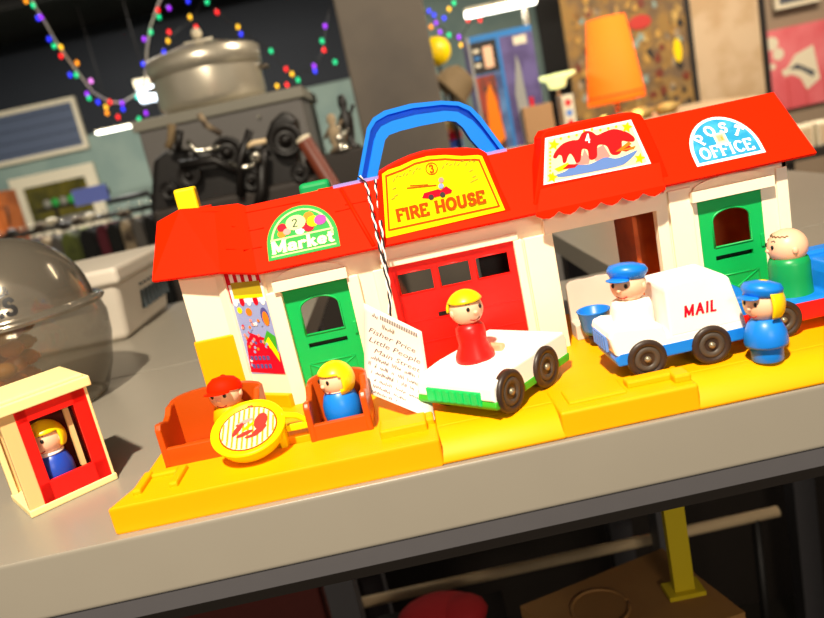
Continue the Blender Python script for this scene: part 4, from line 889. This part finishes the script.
B3 = [(422, 11, 'y'), (429, 11, 'b'), (434, 15, 'b'), (436, 23, 'p'), (431, 27, 'o'), (440, 32, 'p'), (449, 35, 'g'), (444, 18, 'b'), (449, 9, 'y'), (454, 3, 'g'), (468, 20, 'r'), (480, 20, 'r'), (461, 45, 'y'), (459, 37, 'p')]
W3 = [(418, -4), (424, 12), (436, 22), (449, 34), (460, 40), (470, 22), (482, 19), (500, -5)]
for bs, ws, y_, lb in ((B1, W1, 240, 'looping string of small coloured lights at the upper left'), (B2, W2, 255, 'string of small coloured lights hanging behind the aluminium pot'), (B3, W3, 270, 'cluster of small coloured lights just right of the pillar')):
    o0 = PY(*ws[0], y_); t = thing('string_lights', lb, 'string lights', (o0.x, y_, o0.z))
    q_ = MB(); q_.tube([PY(a, b, y_) - o0 for a, b in ws], .35 if bs is B1 else .18, 'wire' if bs is B1 else 'iron', 6); q_.build('cord', t)
    for a, b, c_ in bs:
        q_ = MB(); q_.ell(PY(a, b, y_ - 1) - o0, .62, .62, .9, 'bulb_' + c_, 10, 8); q_.build('bulb', t)

# orange wood panel, clothes rack, sign
x0, x1, z0, z1 = rect(-60, 210, 12, 190, 560); pz = PY(5, 190, 560).z
q_ = MB(); q_.box(x0, PY(6, 220, 560).x, 0, 30, 0, pz - FL, 'wood_orange')
q_.tube([(PY(2, 210, 560).x, -1, PY(2, 207, 560).z - FL), (PY(8, 208, 560).x, -1, PY(8, 207, 560).z - FL), (PY(10, 225, 560).x, -1, PY(10, 225, 560).z - FL)], .7, 'iron', 6)
tag(q_.build('wooden_cupboard', None, (0, 560, FL)), 'orange-brown wooden cupboard at the far left of the room', 'cupboard')

rk0, rk1 = PY(-40, 262, 250), PY(190, 215, 250); ry = 250; rz_ = PY(60, 226, ry).z
rack = thing('clothes_rack', 'dark clothes rack with a long arm below the blue sign', 'clothes rack', (PY(60, 236, ry).x, ry, FL))
ox = PY(60, 236, ry).x
q_ = MB(); q_.cyl((rk0.x - ox, 0, rz_ - FL), (rk1.x - ox, 0, rz_ - FL), 1.0, 'iron', 12); q_.build('rail', rack)
for x in (rk0.x - ox + 4, rk1.x - ox - 4):
    q_ = MB(); q_.cyl((x, 0, 0), (x, 0, rz_ - FL), 1.0, 'iron', 12); q_.box(x - 2, x + 2, -20, 20, 0, 2, 'iron'); q_.build('upright', rack)
a_, b_, c_ = PY(108, 202, ry), PY(148, 193, ry), PY(152, 240, ry)
q_ = MB(); q_.tube([(a_.x - ox, 0, a_.z - FL), (b_.x - ox, 0, b_.z - FL), (b_.x - ox + 2, 0, rz_ - FL)], 1.1, 'iron', 8); q_.build('arm', rack)
rr = random.Random(11)
cl = [(2, 'grey_cloth', 2.2), (13, 'beige_cloth', 2.1), (23, 'black_cloth', 2.0), (33, 'maroon_cloth', 2.0), (43, 'black_cloth', 2.0), (53, 'beige_cloth', 1.9), (63, 'grey_cloth', 1.9), (76, 'olive_cloth', 2.9), (92, 'black_cloth', 2.8), (107, 'maroon_cloth', 1.9), (119, 'black_cloth', 2.4), (131, 'beige_cloth', 2.0), (142, 'grey_cloth', 2.0), (153, 'black_cloth', 2.0), (164, 'maroon_cloth', 2.0), (175, 'grey_cloth', 1.8)]
words = {'grey_cloth': 'grey', 'beige_cloth': 'tan patterned', 'maroon_cloth': 'maroon', 'black_cloth': 'black', 'olive_cloth': 'olive green'}
ordn = 'first second third fourth fifth sixth seventh eighth ninth tenth eleventh twelfth thirteenth fourteenth fifteenth sixteenth'.split()
for k, (px, m_, w2) in enumerate(cl):
    p_ = PY(px, 240 - px * .21, ry); dz = rr.uniform(42, 60)
    q_ = MB(); zt_ = rz_ - .8
    prof = [(-w2 * .25, -1.4), (-w2 * .8, -3.5), (-w2, -6), (-w2 * .95, -dz), (w2 * .95, -dz - 2), (w2, -6), (w2 * .8, -3.5), (w2 * .25, -2.5)]
    q_.prism(prof, 'y', -11, 11, m_, True); g_ = tag(q_.build('garment', None, (p_.x, ry, zt_), (0, 0, rr.uniform(-.03, .03)), bevel=.9, seg=3), '%s garment, %s from the left on the dark clothes rail' % (words[m_], ordn[k]), 'garment', 'garments on the clothes rail')
    hg_ = MB(); hg_.tube([(0, 0, 1.0), (1.4, 0, 2.2), (0, 0, 3.2), (-1.4, 0, 2.4)], .3, 'chrome', 6); hg_.tube([(0, 0, 1.0), (0, 0, -3)], .3, 'chrome', 6); hg_.build('hanger_hook', g_)
for k, (px, py) in enumerate(((40, 227), (52, 222), (64, 226), (78, 221), (90, 217), (12, 233), (124, 214))):
    p_ = PY(px, py, ry - 14); q_ = MB(); q_.ell((0, 0, 0), 2.3, 2.3, 1.6, ('beige_cloth', 'trim_white', 'iron_brown')[k % 3], 12, 8); q_.ell((1.5, -.6, -.9), 1.1, 1.1, .8, 'grey_cloth', 10, 6)
    q_.cyl((0, 0, -1), (0, 12, rz_ - p_.z), .25, 'chrome', 6)
    tag(q_.build('scarf_bundle', None, tuple(p_)), ('tan', 'cream', 'dark')[k % 3] + ' bundled accessory clipped above the clothes rail, ' + ('third from its left end', 'fourth from its left end', 'below the window middle', 'below the left half of the blue sign', 'below the right half of the blue sign', 'nearest the rail left end', 'at the right beyond the blue sign')[k], 'accessory')
x0, x1, z0, z1 = rect(75, 205, 107, 186, ry - 2)
cz = (PY(91, 195, ry).z); q_ = MB(); hx, hz = (x1 - x0) / 2 - .3, 3.1
q_.box(-hx, hx, -.4, .4, -hz, hz, 'periwinkle'); q_.box(hx - 1, hx + .3, .2, 1.6, -1.2, 1.2, 'iron')
tag(q_.build('rack_sign', None, ((x0 + x1) / 2, ry - 2, cz)), 'plain periwinkle-blue sign clipped to the end of the rack arm', 'sign')

# --- right-hand side: shelf counter carrying boxes and lamp
cz_ = PY(600, 128, 260).z
cnt = thing('display_counter', 'long pale counter behind the toy roofs carrying boxes and the orange lamp', 'counter', (PY(600, 128, 260).x, 275, FL))
q_ = MB(); q_.box(-62, 60, -25, 25, cz_ - FL - 3, cz_ - FL, 'beige_panel'); q_.build('counter_top', cnt, bevel=.4)
q_ = MB(); q_.box(-60, 58, -22, 24, 0, cz_ - FL - 3, 'steel_grey'); q_.build('counter_base', cnt)
# big toy box
by = 252; P_ = [PY(a, b, by) for a, b in ((463, 38), (528, 26), (546, 140), (487, 150))]
w1 = P_[1].x - P_[0].x; hh = (P_[0].z + P_[1].z) / 2 - cz_
bxo = thing('printed_box', 'tall printed cardboard box with blue edging behind the blue handle', 'box', (P_[0].x + 1, by, cz_ + .05))
q_ = MB(); q_.box(0, w1, 0, 14, 0, hh, 'box_purple'); q_.build('carton', bxo, bevel=.3)
fm = lambda u, v, l: Vector((u * w1, -.05 - l, v * hh)); q_ = MB()
for r_, m_, l in (((0, 0, 1, 1), 'box_purple', .0), ((0, 0, .04, 1), 'box_edge', .05), ((.04, .0, .47, 1), 'box_sky', .03), ((.04, .0, .34, .66), 'box_red', .06), ((.04, .68, .44, .95), 'frame_black', .06), ((.04, .95, 1, 1), 'box_blue', .08), ((.44, 0, .49, 1), 'box_blue', .09), ((.7, .86, .9, .93), 'trim_white', .06), ((.8, .1, .86, .4), 'sundae_red', .06), ((.22, .72, .36, .9), 'skin', .08), ((.07, .74, .16, .77), 'trim_white', .08), ((.07, .8, .16, .83), 'box_blue', .08), ((.07, .86, .16, .89), 'trim_white', .08)):
    q_.poly([(r_[0], r_[1]), (r_[2], r_[1]), (r_[2], r_[3]), (r_[0], r_[3])], m_, fm, l)
q_.poly([(.62, .0), (.6, .45), (.68, .7), (.7, .78), (.74, .7), (.76, .4), (.8, 0)], 'box_edge', fm, .07)
q_.poly([(.1, .2), (.16, .5), (.24, .6), (.3, .4), (.34, .1), (.2, .05)], 'orange', fm, .07)
q_.build('box_print', bxo)
# hat on a stand and yellow round thing behind
hp_ = PY(447, 92, 245); q_ = MB(); q_.lathe([(0, 9), (4, 9), (6.5, 6), (7.5, 0), (10.5, -1), (11.2, -.2), (10.4, .2), (7.4, .8)], (0, 0, 0), 'hat_tan', 32, Matrix.Rotation(.9, 4, 'Y'))
q_.cyl((0, 0, -1), (0, 0, cz_ - hp_.z), .9, 'iron', 10)
tag(q_.build('brimmed_hat', None, (hp_.x + 1, 245, hp_.z)), 'tan brimmed hat hanging on a peg right of the pillar', 'hat')
yp = PY(432, 52, 262); q_ = MB(); q_.lathe([(0, 0), (5.5, 0), (5.5, 1.2), (0, 1.2)], (0, 0, 0), 'chimney_yellow', 28, Matrix.Rotation(PI / 2, 4, 'X')); q_.cyl((0, .6, -5), (0, .6, cz_ - yp.z), .6, 'iron', 8)
tag(q_.build('round_sign', None, (yp.x + 2, 264, yp.z)), 'round yellow disc half hidden behind the tan hat', 'disc')
# red white blue figurine seen through the handle
rp_ = PY(452, 140, 62); fz = PY(452, 147, 62).z
q_ = MB(); sx_ = PY(452, 125, 252); q_.box(-2.2, 2.2, -2, 2, 0, 3.5, 'trim_white'); q_.box(-2.2, 2.2, -2, 2, 3.5, 6, 'deep_blue'); q_.box(-2.4, 2.4, -2, 2, 6, 8.4, 'crimson'); q_.ell((0, 0, 10.4), 2, 2, 2.2, 'straw', 14, 10)
dl = q_.build('striped_doll', None, (PY(452, 128, 252).x, 252, cz_ + .05), bevel=.3); dl.scale = (1.25, 1.25, 1.3)
tag(dl, 'small red, blue and white doll seen through the blue handle', 'doll')
# dark doorway + chrome post + ceiling drop
x0, x1, z0, z1 = rect(543, 10, 574, 10, 420)
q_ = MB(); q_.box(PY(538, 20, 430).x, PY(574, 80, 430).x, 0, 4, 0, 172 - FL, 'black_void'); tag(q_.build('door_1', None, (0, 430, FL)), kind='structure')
cp = PY(541, 50, 300); q_ = MB(); q_.cyl((0, 0, 0), (0, 0, 172 - FL), 1.5, 'chrome', 16); q_.lathe([(3, 0), (3, 2), (1.5, 3)], (0, 0, 0), 'chrome', 16)
tag(q_.build('chrome_post', None, (cp.x, 320, FL)), 'slim chrome post rising beside the printed box', 'post')
# bowl lamp, cardboard box, small printed box
p_ = PY(556, 78, 270); bl_ = thing('bowl_lamp', 'shallow pale green glass bowl glowing left of the orange lampshade', 'lamp', (p_.x, 270, cz_ + .05))
h_ = p_.z - cz_; q_ = MB(); q_.lathe([(0, h_ - 4.5), (3.2, h_ - 4.0), (4.2, h_ - 1), (8, h_ + .6), (8, h_ + 1.4), (3.9, h_ + .4), (0, h_ - 1)], (0, 0, 0), 'bowl_glow', 32); q_.build('glass_bowl', bl_)
q_ = MB(); q_.lathe([(0, 0), (3.5, 0), (3, .8), (.7, 1.2), (.7, h_ - 4), (2.6, h_ - 3.9), (0, h_ - 3.9)], (0, 0, 0), 'chrome', 20); q_.build('stem', bl_)
for (a0, b0, a1, b1, y_, m_, lb, nm) in ((528, 108, 558, 100, 238, 'card', 'plain brown cardboard box below the glowing bowl', 'cardboard_box'), (568, 95, 580, 91, 240, 'trim_white', 'narrow white box with red marks right of the cardboard box', 'printed_box')):
    P0, P1 = PY(a0, b0, y_), PY(a1, b1, y_); w2 = P1.x - P0.x; h2 = (P0.z + P1.z) / 2 - cz_
    q_ = MB(); q_.box(-w2 / 2, w2 / 2, -4, 4, 0, max(h2, 4), m_)
    if m_ == 'trim_white':
        for k in range(3): q_.poly(disc(0, h2 * (.3 + .25 * k), 1.3, 10), ('crimson', 'sundae_blue', 'crimson')[k], lambda u, v, l: Vector((u, -4.06 - l, v)), 0)
    tag(q_.build(nm, None, ((P0.x + P1.x) / 2, y_ + 15, cz_ + .05), bevel=.2), lb, 'box')
# orange lampshade
c_ = PY(611, 60, 270); lt = thing('table_lamp', 'table lamp with a tall glowing orange shade', 'lamp', (c_.x, 270, cz_ + .05))
k_ = (270 + 43) / FPX; h1 = PY(598, 20, 270).z - cz_; h0 = PY(612, 103, 270).z - cz_
q_ = MB(); q_.lathe([(27.5 * k_, h0), (27 * k_, h0 + 2.6), (18 * k_, h1)], (0, 0, 0), 'lamp_orange', 40); so = q_.build('lamp_shade', lt, solid=.2)
q_ = MB(); q_.lathe([(27.3 * k_, h0 + 2.8), (27.2 * k_, h0 + 3.4)], (0, 0, 0), 'lamp_band', 40); q_.build('shade_band', so, solid=.3)
q_ = MB(); q_.lathe([(0, 0), (5, 0), (4.5, .8), (1, 1.4), (1, h0 + 3)], (0, 0, 0), 'hat_tan', 20); q_.build('lamp_base', lt)
lb_ = bpy.data.lights.new('lamp_bulb', 'POINT'); lb_.energy = 1.5; lb_.color = (1, .75, .4); lb_.shadow_soft_size = .03; lo_ = bpy.data.objects.new('lamp_bulb', lb_); C.objects.link(lo_); lo_.parent = lt; lo_.location = (0, 0, (h0 + h1) / 2 * S)
# tapestry, beige panel, dark strips, pink picture, small picture
def flat(px, y, m_, name, label, cat, th=2, bev=0):
    P_ = [PY(a, b, y) for a, b in px]; x0 = (P_[0].x + P_[3].x) / 2; x1 = (P_[1].x + P_[2].x) / 2; z1 = (P_[0].z + P_[1].z) / 2; z0 = (P_[2].z + P_[3].z) / 2
    return x0, x1, z0, z1
x0, x1 = PY(568, 50, 340).x, PY(690, 50, 340).x; z0, z1 = PY(620, 125, 340).z - 8, PY(620, -30, 340).z
tp = thing('tapestry_panel', 'tall brown and gold patterned panel behind the orange lampshade', 'wall hanging', ((x0 + x1) / 2, 341, z0 - 0))
hw = (x1 - x0) / 2; hh = z1 - z0
q_ = MB(); q_.box(-hw, hw, 0, 2, 0, hh, 'tapestry'); q_.build('backing', tp)
q_ = MB(); rr = random.Random(9); fm = lambda u, v, l: Vector((u, -.05 - l, v))
for k in range(150):
    u, v = rr.uniform(-hw + 2, hw - 3), rr.uniform(2, hh - 2); m_ = rr.choice(['tapestry_brown', 'straw', 'tapestry', 'hat_tan', 'beige_cloth', 'wood_red', 'iron_brown', 'tapestry_brown', 'teal'])
    a_ = rr.uniform(0, 6.28); q_.poly([(u + rr.uniform(1, 2.6) * math.cos(a_ + t_ * 1.05), v + rr.uniform(1, 3.4) * math.sin(a_ + t_ * 1.05)) for t_ in range(6)], m_, fm, .02 + k * .004)
u0 = PY(640, 22, 340).x - (x0 + x1) / 2; v0 = PY(640, 22, 340).z - z0
q_.poly(disc(u0, v0, 6, 9, 3.5), 'mouth', fm, .7); q_.poly(disc(PY(678, 50, 340).x - (x0 + x1) / 2, PY(678, 50, 340).z - z0, 2.2, 8, 6), 'chimney_yellow', fm, .7)
q_.build('woven_pattern', tp)
q_ = MB(); q_.box(hw - .2, hw + 2.4, -1, 3, 0, hh, 'frame_black'); q_.build('side_rail', tp)
x0b, x1b = PY(694, 50, 345).x, PY(762, 50, 345).x
q_ = MB(); q_.box(0, x1b - x0b, 0, 4, 0, 150 - FL, 'beige_panel'); tag(q_.build('beige_door_panel', None, (x0b, 345, FL)), 'pale beige wooden panel between the patterned panel and the pink picture', 'panel')
q_ = MB(); q_.box(0, 2.6, 0, 5, 0, 150 - FL, 'frame_black'); tag(q_.build('black_upright', None, (x1b + .3, 344, FL)), 'thin black upright left of the pink picture', 'post')
struct(MB().box(x1b + 3.2, x1b + 200, 352, 358, FL, 172, 'wall_taupe'), 'wall_side')
x0, x1 = PY(772, 60, 340).x, PY(772, 60, 340).x + 48; z1 = PY(790, 26, 340).z; z0 = PY(800, 108, 340).z
pk = thing('pink_picture', 'pink picture with a white curving shape at the upper right', 'picture', ((x0 + x1) / 2, 349, (z0 + z1) / 2)); hw, hh = (x1 - x0) / 2, (z1 - z0) / 2
q_ = MB(); q_.box(-hw, hw, 0, 2.4, -hh, hh, 'picture_pink'); q_.build('canvas', pk)
q_ = MB()
for u, v, r_ in ((-.78, .68, 3.4), (-.66, .4, 3.0), (-.8, .12, 1.6)): q_.poly(disc(u * hw, v * hh, r_, 14), 'trim_white', fm, .02)
q_.poly([(-.62 * hw, -.02 * hh), (-.5 * hw, .02 * hh), (-.3 * hw, .3 * hh), (.1 * hw, .45 * hh), (.2 * hw, -.4 * hh), (-.1 * hw, -.62 * hh), (-.22 * hw, -.3 * hh), (-.4 * hw, -.16 * hh), (-.58 * hw, -.18 * hh)], 'trim_white', fm, .04)
q_.poly([(-.45 * hw, -.02 * hh), (-.28 * hw, .08 * hh), (.1 * hw, -.2 * hh), (.05 * hw, -.34 * hh), (-.2 * hw, -.1 * hh)], 'picture_grey', fm, .06)
for u in (-.5, -.12, .3): q_.poly([(u * hw - .2, -hh), (u * hw + .2, -hh), (u * hw + .2, -.25 * hh), (u * hw - .2, -.25 * hh)], 'mouth', fm, .03)
q_.build('painted_shapes', pk)
frame_thing([(774, -14), (816, -22), (824, 0), (776, 10)], 346, 2, 'trim_white', 'picture_grey', 'small_picture', 'small grey picture in a pale frame above the pink one', 'picture', 3)
# pale drawer boxes by the right edge + straw basket stuff on the counter
for k, (a, b) in enumerate(((797, 136), (822, 131))):
    p_ = PY(a, b, 200); q_ = MB(); q_.box(-3.4, 3.4, 0, 9, 0, 7.4, 'trim_white'); q_.box(-2.8, 2.8, -.25, 0, .8, 6.6, 'beige_panel')
    zz_ = PY(810, 148, 200).z
    tag(q_.build('pale_box', None, (p_.x + 2, 200, zz_ + .05), bevel=.3), ('left' if k == 0 else 'right') + ' one of two pale boxes under the pink picture', 'box')
zz_ = PY(810, 148, 200).z; p_ = PY(810, 150, 200)
q_ = MB(); q_.box(-14, 30, -3, 22, zz_ - FL - 3, zz_ - FL, 'iron_brown')
for x in (-12, 26):
    for y in (-1, 18): q_.box(x, x + 2, y, y + 2, 0, zz_ - FL - 3, 'iron_brown')
tag(q_.build('side_table', None, (p_.x + 4, 200, FL)), 'dark side table under the two pale boxes', 'table')
for k, (a, b, w2, h2, m_, lb) in enumerate(((655, 118, 7, 3.5, 'straw', 'straw bowl on the counter right of the orange lamp'), (683, 108, 6, 3.5, 'straw', 'straw bowl nearest the beige panel on the counter'), (632, 112, 4.5, 3, 'teal', 'greenish glass dish at the foot of the orange lamp'))):
    p_ = PY(a, b, 240); q_ = MB(); q_.lathe([(0, 0), (w2 * .5, 0), (w2, h2), (w2 * .92, h2), (w2 * .45, .5), (0, .5)], (0, 0, 0), m_, 24); q_.ell((0, 0, h2 * .8), w2 * .7, w2 * .7, h2 * .5, m_, 14, 8)
    tag(q_.build('shallow_bowl', None, (p_.x, 256, cz_ + .05)), lb, 'bowl')
for (a, b, r_) in ((650, 113, 1.6), (615, 118, 1.2)):
    p_ = PY(a, b, 236); q_ = MB(); q_.ell((0, 0, 0), r_ * 1.3, r_, r_, 'gold_glow', 14, 8); q_.lathe([(0, 0), (r_, 0), (r_ * .5, 1), (0, 1)], (0, 0, -p_.z + cz_), 'chrome', 12); q_.cyl((0, 0, cz_ - p_.z), (0, 0, -r_ * .6), .4, 'chrome', 8)
    tag(q_.build('small_light', None, (p_.x, 250, p_.z)), 'tiny glowing light on the counter ' + ('right' if a == 650 else 'directly below') + ' of the orange shade' * 1, 'light')

# ================================================================ UNDER THE BENCH
uy = 60
a_, b_ = PY(320, 612, uy), PY(778, 511, uy); L_ = (b_ - a_).length
q_ = MB(); q_.cyl((0, 0, 0), b_ - a_, .85, 'pipe_cream', 16); zc = min(a_.z, b_.z)
for s in (.05, .95):
    p_ = (b_ - a_) * s; q_.cyl((p_.x, p_.y, p_.z), (p_.x, p_.y, FL - a_.z), .8, 'iron', 8)
tag(q_.build('cream_pipe', None, tuple(a_)), 'long cream rod on dark legs beneath the benches', 'rod')
y_ = 14; c0 = PY(520, 606, y_ + 10); zb = PY(690, 595, 24).z
P_ = [PZ(a, b, zb) for a, b in ((520, 606), (662, 548), (745, 612), (600, 660))]
q_ = MB(); q_.prism([(p_.x, p_.y) for p_ in P_], 'z', zb - 1.5, zb, 'board_brown'); c_ = PZ(596, 603, zb)
q_.M = Matrix(); cc = PZ(600, 608, zb); q_.tube([(cc.x + 3.0 * math.cos(t_), cc.y + 3.0 * math.sin(t_), zb + .02) for t_ in [k * PI / 16 for k in range(33)]], .22, 'board_brown', 6)
for p_ in P_: q_.cyl((p_.x * .9 + cc.x * .1, p_.y * .9 + cc.y * .1, zb - 1.4), (p_.x * .9 + cc.x * .1, p_.y * .9 + cc.y * .1, FL), .8, 'iron', 8)
tag(q_.build('low_board', None, (0, 0, 0)), 'brown board with a round ring mark under the bench', 'board')
fb = PZ(684, 592, zb); ft = PY(670, 500, fb.y).z
br = thing('yellow_bracket', 'yellow metal post with a square foot standing on the brown board', 'post', (fb.x, fb.y, zb + .02))
q_ = MB(); q_.box(-1.9, 1.9, -1.2, 1.4, 0, .5, 'bracket_yellow'); q_.build('foot_plate', br)
q_ = MB(); q_.box(-1.05, 1.05, -.5, .5, .4, -4.3 - zb, 'bracket_yellow'); q_.build('upright', br)
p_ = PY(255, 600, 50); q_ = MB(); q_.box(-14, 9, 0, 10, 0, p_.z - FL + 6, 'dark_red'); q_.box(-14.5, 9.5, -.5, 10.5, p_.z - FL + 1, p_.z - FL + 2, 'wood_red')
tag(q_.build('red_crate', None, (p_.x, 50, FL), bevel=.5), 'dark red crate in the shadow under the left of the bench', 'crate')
p_ = PY(440, 618, 44); q_ = MB(); q_.ell((0, 0, 0), 6, 4, 3, 'cloth_red', 18, 10); q_.ell((3, -1, 1), 3.6, 3, 2, 'cloth_red', 14, 8); q_.box(-9, 9, -5, 6, FL - p_.z, -2, 'black_void')
tag(q_.build('red_cushion', None, tuple(p_)), 'rounded bright red cushion on a black box under the bench', 'cushion')
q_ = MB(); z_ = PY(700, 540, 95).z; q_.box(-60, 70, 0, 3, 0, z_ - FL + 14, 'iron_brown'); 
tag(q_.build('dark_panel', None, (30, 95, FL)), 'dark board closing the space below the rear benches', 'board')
